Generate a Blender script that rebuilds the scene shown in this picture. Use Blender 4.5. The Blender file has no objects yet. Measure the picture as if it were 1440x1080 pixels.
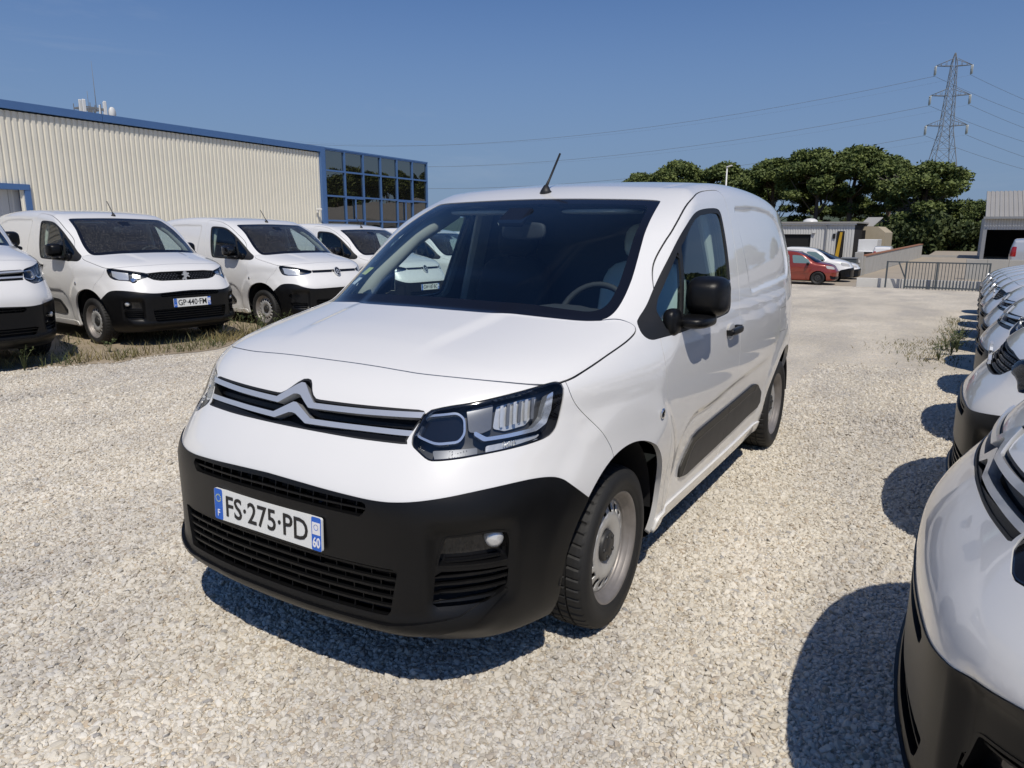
import bpy, bmesh, math, random
import numpy as np
from mathutils import Vector, Matrix
random.seed(7); RNG=np.random.default_rng(11)
R=math.radians
scene=bpy.context.scene
col=scene.collection
# ------------------------------------------------------------------ camera
cam_data=bpy.data.cameras.new('camera'); cam=bpy.data.objects.new('camera',cam_data); col.objects.link(cam)
scene.camera=cam
CAM=(1.8409,-1.4868,1.4939); YAW,PIT,ROL,FPX=.5497,-.2101,.0055,1001.3
cam.location=CAM
_fw=Vector((-math.sin(YAW)*math.cos(PIT),math.cos(YAW)*math.cos(PIT),math.sin(PIT)))
_r=Vector((math.cos(YAW),math.sin(YAW),0)); _u=_r.cross(_fw)
_r2=_r*math.cos(ROL)+_u*math.sin(ROL); _u2=-_r*math.sin(ROL)+_u*math.cos(ROL)
cam.rotation_euler=Matrix((_r2,_u2,-_fw)).transposed().to_euler()
cam_data.sensor_width=36; cam_data.lens=36*FPX/1440; cam_data.clip_start=.05; cam_data.clip_end=6000
# ------------------------------------------------------------------ light
SUN_EL=R(56); SUN_DIR=Vector((.66,-.75,0)).normalized()      # horizontal direction towards the sun
world=bpy.data.worlds.new('World'); scene.world=world; world.use_nodes=True
wn=world.node_tree.nodes; wl=world.node_tree.links; wn.clear()
sky=wn.new('ShaderNodeTexSky'); sky.sky_type='NISHITA'; sky.sun_disc=False
sky.sun_elevation=SUN_EL; sky.sun_rotation=math.atan2(SUN_DIR.x,SUN_DIR.y)
sky.altitude=50; sky.air_density=1.0; sky.dust_density=.15; sky.ozone_density=2.5
bg=wn.new('ShaderNodeBackground'); bg.inputs['Strength'].default_value=.080
wo=wn.new('ShaderNodeOutputWorld'); wl.new(bg.outputs[0],wo.inputs[0])
# air near the horizon: the same pale blue all the way round
tcw=wn.new('ShaderNodeTexCoord'); sx=wn.new('ShaderNodeSeparateXYZ'); wl.new(tcw.outputs['Generated'],sx.inputs[0])
mr=wn.new('ShaderNodeMapRange'); mr.inputs['From Min'].default_value=-.02; mr.inputs['From Max'].default_value=.42; mr.inputs['To Min'].default_value=.92; mr.inputs['To Max'].default_value=0; mr.interpolation_type='SMOOTHSTEP'; wl.new(sx.outputs['Z'],mr.inputs['Value'])
tint=wn.new('ShaderNodeMix'); tint.data_type='RGBA'; tint.blend_type='MULTIPLY'; tint.inputs['Factor'].default_value=1; tint.inputs['B'].default_value=(.52,.74,1.06,1); wl.new(sky.outputs[0],tint.inputs['A'])
hz=wn.new('ShaderNodeMix'); hz.data_type='RGBA'; hz.inputs['B'].default_value=(2.45,3.45,5.2,1); wl.new(mr.outputs[0],hz.inputs['Factor']); wl.new(tint.outputs['Result'],hz.inputs['A'])
# faint high cirrus
cn=wn.new('ShaderNodeTexNoise'); cn.inputs['Scale'].default_value=2.2; cn.inputs['Detail'].default_value=9; cn.inputs['Roughness'].default_value=.62; cn.inputs['Distortion'].default_value=.6
cm=wn.new('ShaderNodeMapping'); cm.inputs['Scale'].default_value=(1,1,4.5); cm.inputs['Rotation'].default_value=(.12,.1,.5); wl.new(tcw.outputs['Generated'],cm.inputs['Vector']); wl.new(cm.outputs[0],cn.inputs['Vector'])
cr_=wn.new('ShaderNodeMapRange'); cr_.inputs['From Min'].default_value=.56; cr_.inputs['From Max'].default_value=.80; cr_.inputs['To Max'].default_value=.16; wl.new(cn.outputs['Fac'],cr_.inputs['Value'])
cx_=wn.new('ShaderNodeMix'); cx_.data_type='RGBA'; cx_.inputs['B'].default_value=(6.5,7.0,7.8,1); wl.new(cr_.outputs[0],cx_.inputs['Factor']); wl.new(hz.outputs['Result'],cx_.inputs['A'])
wl.new(cx_.outputs['Result'],bg.inputs[0])
sd=bpy.data.lights.new('sun','SUN'); sd.energy=3.6; sd.angle=R(.53); sd.color=(1,.93,.83)
sun=bpy.data.objects.new('sun',sd); col.objects.link(sun); sun.location=(30,-30,60)
_d=Vector((SUN_DIR.x*math.cos(SUN_EL),SUN_DIR.y*math.cos(SUN_EL),math.sin(SUN_EL)))
sun.rotation_euler=_d.to_track_quat('Z','Y').to_euler()
scene.view_settings.view_transform='Standard'; scene.view_settings.look='None'; scene.view_settings.gamma=1
scene.view_settings.exposure=0; scene.view_settings.use_curve_mapping=False
scene.cycles.use_denoising=True
scene.cycles.max_bounces=8; scene.cycles.transparent_max_bounces=24; scene.cycles.caustics_reflective=False; scene.cycles.caustics_refractive=False
# ------------------------------------------------------------------ materials
def nodes(name):
    m=bpy.data.materials.new(name); m.use_nodes=True
    nt=m.node_tree; b=nt.nodes.get('Principled BSDF'); return m,nt,b
def lk(nt,a,b): nt.links.new(a,b)
def mat(name,colr,rough=.5,metal=0,coat=0,spec=.5,var=0,vscale=8,bump=0,bscale=200,coat_rough=.03):
    m,nt,b=nodes(name)
    b.inputs['Roughness'].default_value=rough; b.inputs['Metallic'].default_value=metal
    b.inputs['Coat Weight'].default_value=coat; b.inputs['Coat Roughness'].default_value=coat_rough
    b.inputs['Specular IOR Level'].default_value=spec
    c4=(*colr,1)
    if var>0 or True:
        tc=nt.nodes.new('ShaderNodeTexCoord'); n=nt.nodes.new('ShaderNodeTexNoise'); n.inputs['Scale'].default_value=vscale; n.inputs['Detail'].default_value=6
        lk(nt,tc.outputs['Object'],n.inputs['Vector'])
        mx=nt.nodes.new('ShaderNodeMix'); mx.data_type='RGBA'; v=max(var,.015)
        mx.inputs['A'].default_value=(*[k*(1-v) for k in colr],1); mx.inputs['B'].default_value=(*[min(1,k*(1+v)) for k in colr],1)
        lk(nt,n.outputs['Fac'],mx.inputs['Factor']); lk(nt,mx.outputs['Result'],b.inputs['Base Color'])
    if bump>0:
        n2=nt.nodes.new('ShaderNodeTexNoise'); n2.inputs['Scale'].default_value=bscale; n2.inputs['Detail'].default_value=3
        lk(nt,tc.outputs['Object'],n2.inputs['Vector'])
        bp=nt.nodes.new('ShaderNodeBump'); bp.inputs['Strength'].default_value=bump; bp.inputs['Distance'].default_value=.002
        lk(nt,n2.outputs['Fac'],bp.inputs['Height']); lk(nt,bp.outputs['Normal'],b.inputs['Normal'])
    return m
def glass(name,tint=(.8,.9,.88),ior=1.5,rough=0,dust=0):
    m=bpy.data.materials.new(name); m.use_nodes=True; nt=m.node_tree; nt.nodes.clear()
    o=nt.nodes.new('ShaderNodeOutputMaterial'); t=nt.nodes.new('ShaderNodeBsdfTransparent'); t.inputs[0].default_value=(*tint,1)
    g=nt.nodes.new('ShaderNodeBsdfGlossy'); g.inputs['Roughness'].default_value=rough; g.inputs[0].default_value=(1,1,1,1)
    lw=nt.nodes.new('ShaderNodeLayerWeight'); lw.inputs['Blend'].default_value=.5
    pw=nt.nodes.new('ShaderNodeMath'); pw.operation='POWER'; pw.inputs[1].default_value=5; lk(nt,lw.outputs['Facing'],pw.inputs[0])
    f=nt.nodes.new('ShaderNodeMath'); f.operation='MULTIPLY_ADD'; f0=((ior-1)/(ior+1))**2*1.7; f.inputs[1].default_value=1-f0; f.inputs[2].default_value=f0; lk(nt,pw.outputs[0],f.inputs[0])
    mx=nt.nodes.new('ShaderNodeMixShader'); lk(nt,f.outputs[0],mx.inputs[0]); lk(nt,t.outputs[0],mx.inputs[1]); lk(nt,g.outputs[0],mx.inputs[2])
    out=mx.outputs[0]
    if dust>0:
        tc=nt.nodes.new('ShaderNodeTexCoord'); n=nt.nodes.new('ShaderNodeTexNoise'); n.inputs['Scale'].default_value=70; n.inputs['Detail'].default_value=6
        lk(nt,tc.outputs['Object'],n.inputs['Vector'])
        r=nt.nodes.new('ShaderNodeMapRange'); r.inputs['From Min'].default_value=.56; r.inputs['From Max'].default_value=.70; r.inputs['To Max'].default_value=dust*5; r.inputs['To Min'].default_value=dust*.6
        lk(nt,n.outputs['Fac'],r.inputs['Value'])
        d=nt.nodes.new('ShaderNodeBsdfDiffuse'); d.inputs[0].default_value=(.6,.57,.5,1)
        m2=nt.nodes.new('ShaderNodeMixShader'); lk(nt,r.outputs[0],m2.inputs[0]); lk(nt,out,m2.inputs[1]); lk(nt,d.outputs[0],m2.inputs[2]); out=m2.outputs[0]
    lk(nt,out,o.inputs['Surface']); return m
M={}
M['paint']=mat('white_paint',(.78,.775,.755),.32,coat=1,var=.01,vscale=2)
M['paint_silver']=mat('silver_paint',(.55,.57,.60),.3,metal=.3,coat=1,var=.01)
M['paint_red']=mat('red_paint',(.24,.030,.014),.3,metal=.2,coat=1,var=.02)
M['black_plastic']=mat('black_plastic',(.0055,.0055,.0058),.36,var=.3,vscale=7,bump=.18,bscale=900,spec=.28)
M['dust_film']=mat('dust_covered_plastic',(.075,.069,.060),.85,var=.3,vscale=9)
M['dusty_plastic']=mat('dusty_plastic',(.010,.010,.010),.5,var=.3,vscale=14,bump=.15,bscale=700)
M['gloss_black']=mat('gloss_black',(.008,.008,.009),.08,coat=.5)
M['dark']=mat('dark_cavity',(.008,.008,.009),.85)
M['rubber_seal']=mat('rubber_seal',(.012,.012,.012),.55)
M['chrome']=mat('chrome',(.72,.73,.75),.07,metal=1)
M['satin_chrome']=mat('satin_chrome',(.66,.68,.70),.30,metal=.55,coat=.6)
M['lamp_dark']=mat('lamp_housing',(.05,.053,.058),.3)
M['lamp_grey']=mat('lamp_bezel',(.16,.17,.19),.3,metal=.3)
M['reflector']=mat('lamp_reflector',(.66,.67,.67),.26,metal=.45,bump=.9,bscale=45)
M['light_guide']=mat('lamp_light_guide',(.80,.84,.88),.12,metal=.75,coat=.5)
M['lens']=glass('lamp_lens',(.96,.97,.98),1.35)
M['screen']=glass('windscreen_glass',(.84,.92,.91),1.52)
M['screen_dusty']=glass('dusty_windscreen_glass',(.62,.70,.70),1.52,dust=.045)
M['side_glass']=glass('side_window_glass',(.78,.89,.87),1.52)
M['frit']=mat('windscreen_border',(.006,.006,.008),.12,coat=.3)
M['tyre']=mat('tyre_rubber',(.012,.012,.012),.68,var=.35,vscale=25,bump=.4,bscale=300)
M['steel']=mat('silver_wheel_steel',(.52,.52,.51),.38,metal=.45,var=.2,vscale=18)
M['hub']=mat('hub_plastic',(.03,.03,.03),.5)
M['rim_dirty']=mat('brake_dust_steel',(.27,.25,.235),.5,metal=.5,var=.3,vscale=22)
M['trim']=mat('interior_trim',(.42,.43,.40),.8)
M['dash']=mat('dashboard_plastic',(.040,.043,.048),.65,bump=.2,bscale=500)
M['seat']=mat('seat_fabric',(.02,.021,.024),.9,bump=.4,bscale=400)
M['plastic_wrap']=mat('plastic_seat_cover',(.55,.62,.60),.25,var=.15,vscale=6)
M['plate_white']=mat('plate_white',(.78,.79,.76),.35)
M['plate_blue']=mat('plate_blue',(.015,.12,.55),.35)
M['plate_ink']=mat('plate_ink',(.008,.008,.009),.4)
M['plate_print']=mat('plate_print_white',(.8,.8,.8),.4)
M['sticker']=mat('yellow_sticker',(.62,.66,.22),.6)
M['paper']=mat('paper_white',(.75,.8,.8),.6)
M['red_lens']=mat('red_lens',(.35,.01,.01),.12,coat=1)
M['amber']=mat('amber_lens',(.6,.22,.03),.2)
# ------------------------------------------------------------------ object helpers
def tag(o,label=None,cat=None,group=None,kind=None):
    if label: o['label']=label
    if cat: o['category']=cat
    if group: o['group']=group
    if kind: o['kind']=kind
    return o
def empty(name,loc=(0,0,0),rz=0):
    o=bpy.data.objects.new(name,None); o.empty_display_size=.2; col.objects.link(o); o.location=loc; o.rotation_euler=(0,0,rz); return o
def link(name,me,parent=None,loc=None,rot=None,material=None):
    o=bpy.data.objects.new(name,me); col.objects.link(o)
    if parent is not None: o.parent=parent
    if loc is not None: o.location=loc
    if rot is not None: o.rotation_euler=rot
    if material is not None and not me.materials: me.materials.append(material)
    return o
def copy_tree(o,parent=None):
    c=o.copy(); col.objects.link(c); c.parent=parent
    for ch in o.children: copy_tree(ch,c)
    return c
class MB:
    """collects plain shapes; build() links them as one mesh object"""
    def __init__(s): s.v=[];s.f=[];s.sm=[]
    def add(s,v,f,smooth=False):
        n=len(s.v); s.v+= [tuple(p) for p in v]; s.f+=[tuple(i+n for i in q) for q in f]; s.sm+=[smooth]*len(f); return s
    def box(s,c,d,rot=None,bev=0):
        x,y,z=[k/2 for k in d]
        if bev>0:
            b=min(bev,x*.9,y*.9,z*.9); v=[]
            for sz,zz in ((-1,z),(1,z)):
                pass
            # chamfered box: 24 verts
            pts=[]
            for sx in(-1,1):
                for sy in(-1,1):
                    for sz in(-1,1):
                        pts+=[(sx*(x-b),sy*(y-b),sz*z),(sx*(x-b),sy*y,sz*(z-b)),(sx*x,sy*(y-b),sz*(z-b))]
            def I(sx,sy,sz,k): return (((sx>0)*2+(sy>0))*2+(sz>0))*3+k
            f=[]
            for sg in(-1,1):
                q=[I(-1,-1,sg,0),I(1,-1,sg,0),I(1,1,sg,0),I(-1,1,sg,0)]; f.append(q if sg>0 else q[::-1])
                q=[I(-1,sg,-1,1),I(1,sg,-1,1),I(1,sg,1,1),I(-1,sg,1,1)]; f.append(q if sg<0 else q[::-1])
                q=[I(sg,-1,-1,2),I(sg,1,-1,2),I(sg,1,1,2),I(sg,-1,1,2)]; f.append(q if sg>0 else q[::-1])
            for a in(-1,1):
                for b2 in(-1,1):
                    f.append([I(-1,a,b2,0),I(1,a,b2,0),I(1,a,b2,1),I(-1,a,b2,1)])
                    f.append([I(a,-1,b2,0),I(a,1,b2,0),I(a,1,b2,2),I(a,-1,b2,2)])
                    f.append([I(a,b2,-1,1),I(a,b2,1,1),I(a,b2,1,2),I(a,b2,-1,2)])
            for sx in(-1,1):
                for sy in(-1,1):
                    for sz in(-1,1): f.append([I(sx,sy,sz,0),I(sx,sy,sz,1),I(sx,sy,sz,2)])
            v=pts
        else:
            v=[(a*x,b*y,e*z) for a in(-1,1) for b in(-1,1) for e in(-1,1)]
            f=[(0,1,3,2),(4,6,7,5),(0,4,5,1),(2,3,7,6),(0,2,6,4),(1,5,7,3)]
        if rot is not None: v=[rot@Vector(p) for p in v]
        return s.add([(p[0]+c[0],p[1]+c[1],p[2]+c[2]) for p in v],f)
    def bar(s,a,b,w,h=None,up=(0,0,1)):
        a=Vector(a);b=Vector(b);d=b-a;L=d.length
        if L<1e-6: return s
        h=h or w; y=d.normalized(); u=Vector(up)
        x=y.cross(u)
        if x.length<1e-4: x=y.cross(Vector((1,0,0)))
        x.normalize(); z=x.cross(y)
        return s.box((a+b)/2,(w,L,h),Matrix((x,y,z)).transposed())
    def tube(s,pts,rad,n=8,cap=True,smooth=True):
        pts=[Vector(p) for p in pts]; rad=rad if hasattr(rad,'__len__') else [rad]*len(pts)
        v=[];f=[];px=None
        for i,p in enumerate(pts):
            t=(pts[min(i+1,len(pts)-1)]-pts[max(i-1,0)]).normalized()
            if px is None:
                px=t.cross(Vector((0,0,1)))
                if px.length<1e-3: px=t.cross(Vector((1,0,0)))
            px=(px-t*px.dot(t)).normalized(); py=t.cross(px)
            for k in range(n):
                a=2*math.pi*k/n; v.append(p+(px*math.cos(a)+py*math.sin(a))*rad[i])
        for i in range(len(pts)-1):
            for k in range(n):
                f.append((i*n+k,i*n+(k+1)%n,(i+1)*n+(k+1)%n,(i+1)*n+k))
        s.add(v,f,smooth)
        if cap: m=len(s.v)-len(v); s.f+=[tuple(m+k for k in range(n))[::-1],tuple(m+(len(pts)-1)*n+k for k in range(n))]; s.sm+=[False,False]
        return s
    def lathe(s,prof,n=48,axis='x',c=(0,0,0),a0=0,a1=2*math.pi,close=False,smooth=True):
        """prof: (along axis, radius)"""
        v=[];f=[];full=abs(a1-a0-2*math.pi)<1e-6; m=n if full else n+1
        for k in range(m):
            a=a0+(a1-a0)*k/n
            for (t,r) in prof:
                q=(t,r*math.cos(a),r*math.sin(a))
                if axis=='z': q=(r*math.cos(a),r*math.sin(a),t)
                if axis=='y': q=(r*math.sin(a),t,r*math.cos(a))
                v.append((q[0]+c[0],q[1]+c[1],q[2]+c[2]))
        L=len(prof)
        for k in range(n):
            k2=(k+1)%m
            for i in range(L-1): f.append((k*L+i,k2*L+i,k2*L+i+1,k*L+i+1))
        return s.add(v,f,smooth)
    def prism(s,poly,axis,a,b):
        """poly 2D; axis 0/1/2 is the extrusion axis"""
        n=len(poly)
        def P(u,v,t):
            return [(t,u,v),(u,t,v),(u,v,t)][axis]
        v=[P(u,w,a) for u,w in poly]+[P(u,w,b) for u,w in poly]
        f=[tuple(range(n))[::-1],tuple(range(n,2*n))]+[(i,(i+1)%n,n+(i+1)%n,n+i) for i in range(n)]
        return s.add(v,f)
    def mesh(s,name,material=None,fixn=True):
        me=bpy.data.meshes.new(name); me.from_pydata(s.v,[],s.f)
        me.polygons.foreach_set('use_smooth',s.sm)
        if material is not None: me.materials.append(material)
        if fixn:
            bm=bmesh.new(); bm.from_mesh(me); bmesh.ops.recalc_face_normals(bm,faces=bm.faces); bm.to_mesh(me); bm.free()
        me.update(); return me
    def build(s,name,material,parent=None,loc=None,rot=None): return link(name,s.mesh(name,material),parent,loc,rot)
def text_mesh(txt,size,material,sx=1.0,bold=0,align='CENTER',extrude=.0008):
    cu=bpy.data.curves.new('txt','FONT'); cu.body=txt; cu.size=size; cu.align_x=align; cu.align_y='CENTER'; cu.extrude=extrude; cu.offset=bold
    cu.resolution_u=3
    o=bpy.data.objects.new('txt',cu); col.objects.link(o)
    me=bpy.data.meshes.new_from_object(o); bpy.data.objects.remove(o); bpy.data.curves.remove(cu)
    me.name='lettering'; me.transform(Matrix.Diagonal((sx,1,1,1)))
    me.materials.clear(); me.materials.append(material); return me
# ================================================================== van body: signed-distance skin cut into panels
class Spl:
    """natural cubic spline, linear outside"""
    def __init__(s,pts):
        p=np.array(pts,float);s.x=p[:,0];s.y=p[:,1];n=len(p);h=np.diff(s.x)
        A=np.eye(n);b=np.zeros(n)
        for i in range(1,n-1):
            A[i,i-1]=h[i-1];A[i,i]=2*(h[i-1]+h[i]);A[i,i+1]=h[i]
            b[i]=6*((s.y[i+1]-s.y[i])/h[i]-(s.y[i]-s.y[i-1])/h[i-1])
        s.m=np.linalg.solve(A,b)
        s.k0=(s.y[1]-s.y[0])/h[0]-h[0]*s.m[1]/6; s.k1=(s.y[-1]-s.y[-2])/h[-1]+h[-1]*s.m[-2]/6
    def __call__(s,t):
        t=np.asarray(t,float);i=np.clip(np.searchsorted(s.x,t)-1,0,len(s.x)-2)
        h=s.x[i+1]-s.x[i];a=(s.x[i+1]-t)/h;b=(t-s.x[i])/h
        v=a*s.y[i]+b*s.y[i+1]+((a**3-a)*s.m[i]+(b**3-b)*s.m[i+1])*h*h/6
        v=np.where(t<s.x[0],s.y[0]+s.k0*(t-s.x[0]),v)
        return np.where(t>s.x[-1],s.y[-1]+s.k1*(t-s.x[-1]),v)
def smax(a,b,r):
    return np.minimum(np.maximum(a,b),-r)+np.hypot(np.maximum(a+r,0),np.maximum(b+r,0))
def smin(a,b,r): return -smax(-a,-b,r)
def sstep(a,b,x):
    t=np.clip((x-a)/(b-a),0,1);return t*t*(3-2*t)
FRONT=Spl([(.18,.16),(.24,.05),(.30,-.005),(.36,-.022),(.45,-.024),(.62,-.026),(.70,-.02),(.76,.008),(.82,.05),(.87,.088),(.95,.13),(1.0,.17),(1.05,.245),(1.1,.36)])
HOOD=Spl([(-.1,.70),(.0,.83),(.1,.945),(.18,1.012),(.235,1.045),(.35,1.088),(.5,1.124),(.7,1.165),(.83,1.192),(1.1,1.245)])
WIND=Spl([(.5,.985),(.83,1.192),(1.2,1.415),(1.63,1.668),(2.,1.87)])
ROOF=Spl([(1.2,1.575),(1.63,1.668),(1.75,1.693),(2.2,1.760),(2.8,1.785),(3.4,1.768),(4.1,1.70),(4.5,1.64)])
BOW=Spl([(0,0),(.2,.006),(.4,.028),(.5,.048),(.6,.09),(.7,.168),(.8,.315),(.86,.48),(.9,.66),(.93,.86)])
WID=Spl([(.15,.80),(.25,.836),(.32,.853),(.45,.872),(.6,.902),(.75,.919),(.9,.922),(1.03,.913),(1.15,.899),(1.4,.846),(1.6,.785),(1.75,.728)])
PLAN=Spl([(0,-.05),(.5,-.02),(.95,0),(1.3,0),(2.4,.004),(3.3,-.004),(3.9,-.04),(4.4,-.13)])
REAR=4.39
def base(x,y,z):
    ax=np.sqrt(x*x+1e-8)
    b=BOW(np.minimum(ax,1.0)); fade=1-.42*sstep(.95,1.75,y)+.16*sstep(.6,.8,z)*(1-sstep(.9,1.02,z))
    yy=y-b*fade-0; zz=z+.045*ax*ax
    front=(FRONT(z)-yy)*.8
    hood=np.maximum((zz-HOOD(yy))*.965,yy-1.35)
    wind=(zz-WIND(yy))*.862
    roof=(zz-ROOF(y-.3*b))*.99
    top=smin(hood,smax(wind,roof,.08),.012)
    a=smax(front,top,.04)
    side=(ax-WID(z)-PLAN(y))*.985
    rr=.11-.066*sstep(.85,1.15,y)*sstep(1.05,1.2,z)+.035*sstep(1.4,1.7,z)*sstep(1.6,2.2,y)
    d=smax(a,side,rr)
    rear=y-REAR+.10*sstep(1.0,1.8,z)
    d=smax(d,rear,.15)
    d=smax(d,.20-z+0*y,.03)
    return d
def grad(f,P,e=1e-4):
    g=np.stack([(f(*(P+np.eye(3)[i]*e).T)-f(*(P-np.eye(3)[i]*e).T)) for i in range(3)],-1)
    return g/np.maximum(np.linalg.norm(g,axis=1,keepdims=True),1e-12)
def surfnet_arr(V,lo,h):
    n=V.shape
    S=V<0
    c=[S[a:n[0]-1+a,b:n[1]-1+b,d:n[2]-1+d] for a in(0,1) for b in(0,1) for d in(0,1)]
    s=sum(k.astype(int) for k in c); act=(s>0)&(s<8)
    idx=-np.ones(act.shape,int); idx[act]=np.arange(act.sum())
    ii=np.argwhere(act); P=np.array(lo)+h*(ii+.5)
    # edge crossing average
    acc=np.zeros_like(P);cnt=np.zeros(len(P))
    co=[(a,b,d) for a in(0,1) for b in(0,1) for d in(0,1)]
    for p in range(8):
        for q in range(p+1,8):
            if sum(abs(np.subtract(co[p],co[q])))!=1: continue
            A=ii+co[p];B=ii+co[q]
            va=V[tuple(A.T)];vb=V[tuple(B.T)];m=(va<0)!=(vb<0)
            t=np.where(m,va/np.where(m,va-vb,1),0)
            pt=np.array(lo)+h*(A+(B-A)*t[:,None]); acc[m]+=pt[m];cnt[m]+=1
    P=acc/cnt[:,None]
    quads=[]
    for d in range(3):
        sl0=[slice(None)]*3;sl1=[slice(None)]*3;sl0[d]=slice(0,-1);sl1[d]=slice(1,None)
        A=S[tuple(sl0)];B=S[tuple(sl1)]
        e=np.argwhere(A!=B); u,v=(d+1)%3,(d+2)%3
        ok=(e[:,u]>0)&(e[:,v]>0)&(e[:,u]<n[u]-1)&(e[:,v]<n[v]-1); e=e[ok]
        inside=A[tuple(e.T)]
        def g(du,dv):
            k=e.copy();k[:,u]-=du;k[:,v]-=dv;return idx[tuple(k.T)]
        q=np.stack([g(1,1),g(0,1),g(0,0),g(1,0)],1)
        q[~inside]=q[~inside][:,::-1]; quads.append(q)
    Q=np.concatenate(quads)
    return P,Q

def sdpoly(pts):
    A=np.array(pts,float); B=np.roll(A,-1,0)
    lo=A.min(0)-.06; hi=A.max(0)+.06
    def f(u,v):
        out=np.full(u.shape,.06); m=(u>lo[0])&(u<hi[0])&(v>lo[1])&(v<hi[1])
        if not m.any(): return out
        p=np.stack([u[m],v[m]],-1); d=np.full(len(p),1e9); s=np.ones(len(p))
        for a,b in zip(A,B):
            e=b-a; w=p-a; t=np.clip((w@e)/(e@e),0,1); q=w-t[:,None]*e; d=np.minimum(d,(q*q).sum(1))
            c1=p[:,1]>=a[1]; c2=p[:,1]<b[1]; c3=e[0]*w[:,1]>e[1]*w[:,0]
            s=np.where((c1&c2&c3)|(~c1&~c2&~c3),-s,s)
        out[m]=s*np.sqrt(d); return out
    return f
def rnd(pts,r,n=4):
    """polygon with its corners rounded by about r"""
    P=[np.array(p,float) for p in pts]; out=[]
    for i,p in enumerate(P):
        a=P[i-1]-p; b=P[(i+1)%len(P)]-p; la=np.linalg.norm(a);lb=np.linalg.norm(b); k=min(r,la*.45,lb*.45)
        p0=p+a/la*k; p1=p+b/lb*k
        for j in range(n+1):
            t=j/n; out.append((1-t)**2*p0+2*t*(1-t)*p+t*t*p1)
    return [tuple(q) for q in out]
def chk(pts,k=2):
    P=[np.array(p,float) for p in pts]
    for _ in range(k):
        Q=[]
        for i,p in enumerate(P):
            n=P[(i+1)%len(P)]; Q+=[p*.75+n*.25,p*.25+n*.75]
        P=Q
    return [tuple(q) for q in P]
SQ=2**.5
def m_front(P): return np.abs(P[:,0]),P[:,2]
def m_quart(P): return (np.abs(P[:,0])+P[:,1])/SQ,P[:,2]
def m_side(P): return P[:,1],P[:,2]
def m_top(P): return np.abs(P[:,0]),P[:,1]
def outline(pts,mp,dom=None,off=0):
    g=sdpoly(pts)
    def f(P):
        d=g(*mp(P))+off
        if dom is not None: d=np.where(dom(P),d,.06)
        return d
    return f
# ---- relief on the side of the body
PANEL=rnd([(2.56,1.165),(2.54,1.64),(3.04,1.655),(3.44,1.642),(3.68,1.60),(3.83,1.50),(3.86,1.30),(3.72,1.20)],.07)
_panel=sdpoly(PANEL)
SWAGE=Spl([(1.40,.50),(1.47,.60),(1.56,.672),(1.76,.694),(2.2,.714),(2.95,.735),(3.3,.75)])
def detail(x,y,z):
    d=base(x,y,z); ax=np.abs(x); sd=sstep(.66,.74,ax)
    d=d+sd*.012*(1-sstep(-.03,.004,_panel(np.broadcast_to(y,d.shape),np.broadcast_to(z,d.shape))))
    r=np.hypot(y-.88,z-.36); d=d-.021*sstep(.78,.86,ax)*(1-sstep(.49,.585,r))
    r2=np.hypot(y-3.67,z-.36); d=d-.010*sstep(.78,.86,ax)*(1-sstep(.46,.58,r2))
    sw=SWAGE(y); k=sstep(1.38,1.55,y)*(1-sstep(2.8,3.3,y))
    d=d+.016*sd*k*(1-sstep(-.035,.015,z-sw))*sstep(.25,.5,z)
    # bonnet: raised middle; roof: shallow channel
    hb=sstep(.95,1.02,z)*(1-sstep(.98,1.1,y))*sstep(.30,.60,y); d=d-.009*hb*(1-sstep(.28,.36,ax-.05*sstep(.3,.9,y)))
    d=d+.006*sstep(1.60,1.66,z)*sstep(1.9,2.1,y)*(np.exp(-((ax-.60)/.016)**2))
    # bumper: hollow round the fog lamp
    s=(ax+y)/SQ
    fz=(1-sstep(.10,.155,np.abs(s-.605)))*(1-sstep(.09,.16,np.abs(z-.50))); d=d+.026*fz*(y<.6)
    lipz=np.exp(-((z-.305)/.034)**2)*(y<.7)*(1-sstep(.62,.72,s)); d=d-.015*lipz
    return d
def mirror_net(h):
    n=(int(1.0/h)+3,int(4.62/h)+2,int(1.75/h)+2); lo=(h*.5,-.14,.14)
    X=lo[0]+h*np.arange(n[0]); Y=lo[1]+h*np.arange(n[1]); Z=lo[2]+h*np.arange(n[2])
    V=np.empty(n); YY,ZZ=np.meshgrid(Y,Z,indexing='ij')
    for i in range(n[0]): V[i]=base(np.full_like(YY,X[i]),YY,ZZ)
    V=np.concatenate([V[::-1],V],0)
    P,Q=surfnet_arr(V,(-X[-1],lo[1],lo[2]),h)
    for f in (base,detail,detail):
        for _ in range(4):
            g=np.stack([(f(*(P+np.eye(3)[i]*5e-4).T)-f(*(P-np.eye(3)[i]*5e-4).T))/1e-3 for i in range(3)],-1)
            P-=g*(np.clip(f(*P.T)/np.maximum((g*g).sum(1),.2),-h,h)*.95)[:,None]
    return P,Q,grad(detail,P,2e-3)
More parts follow.
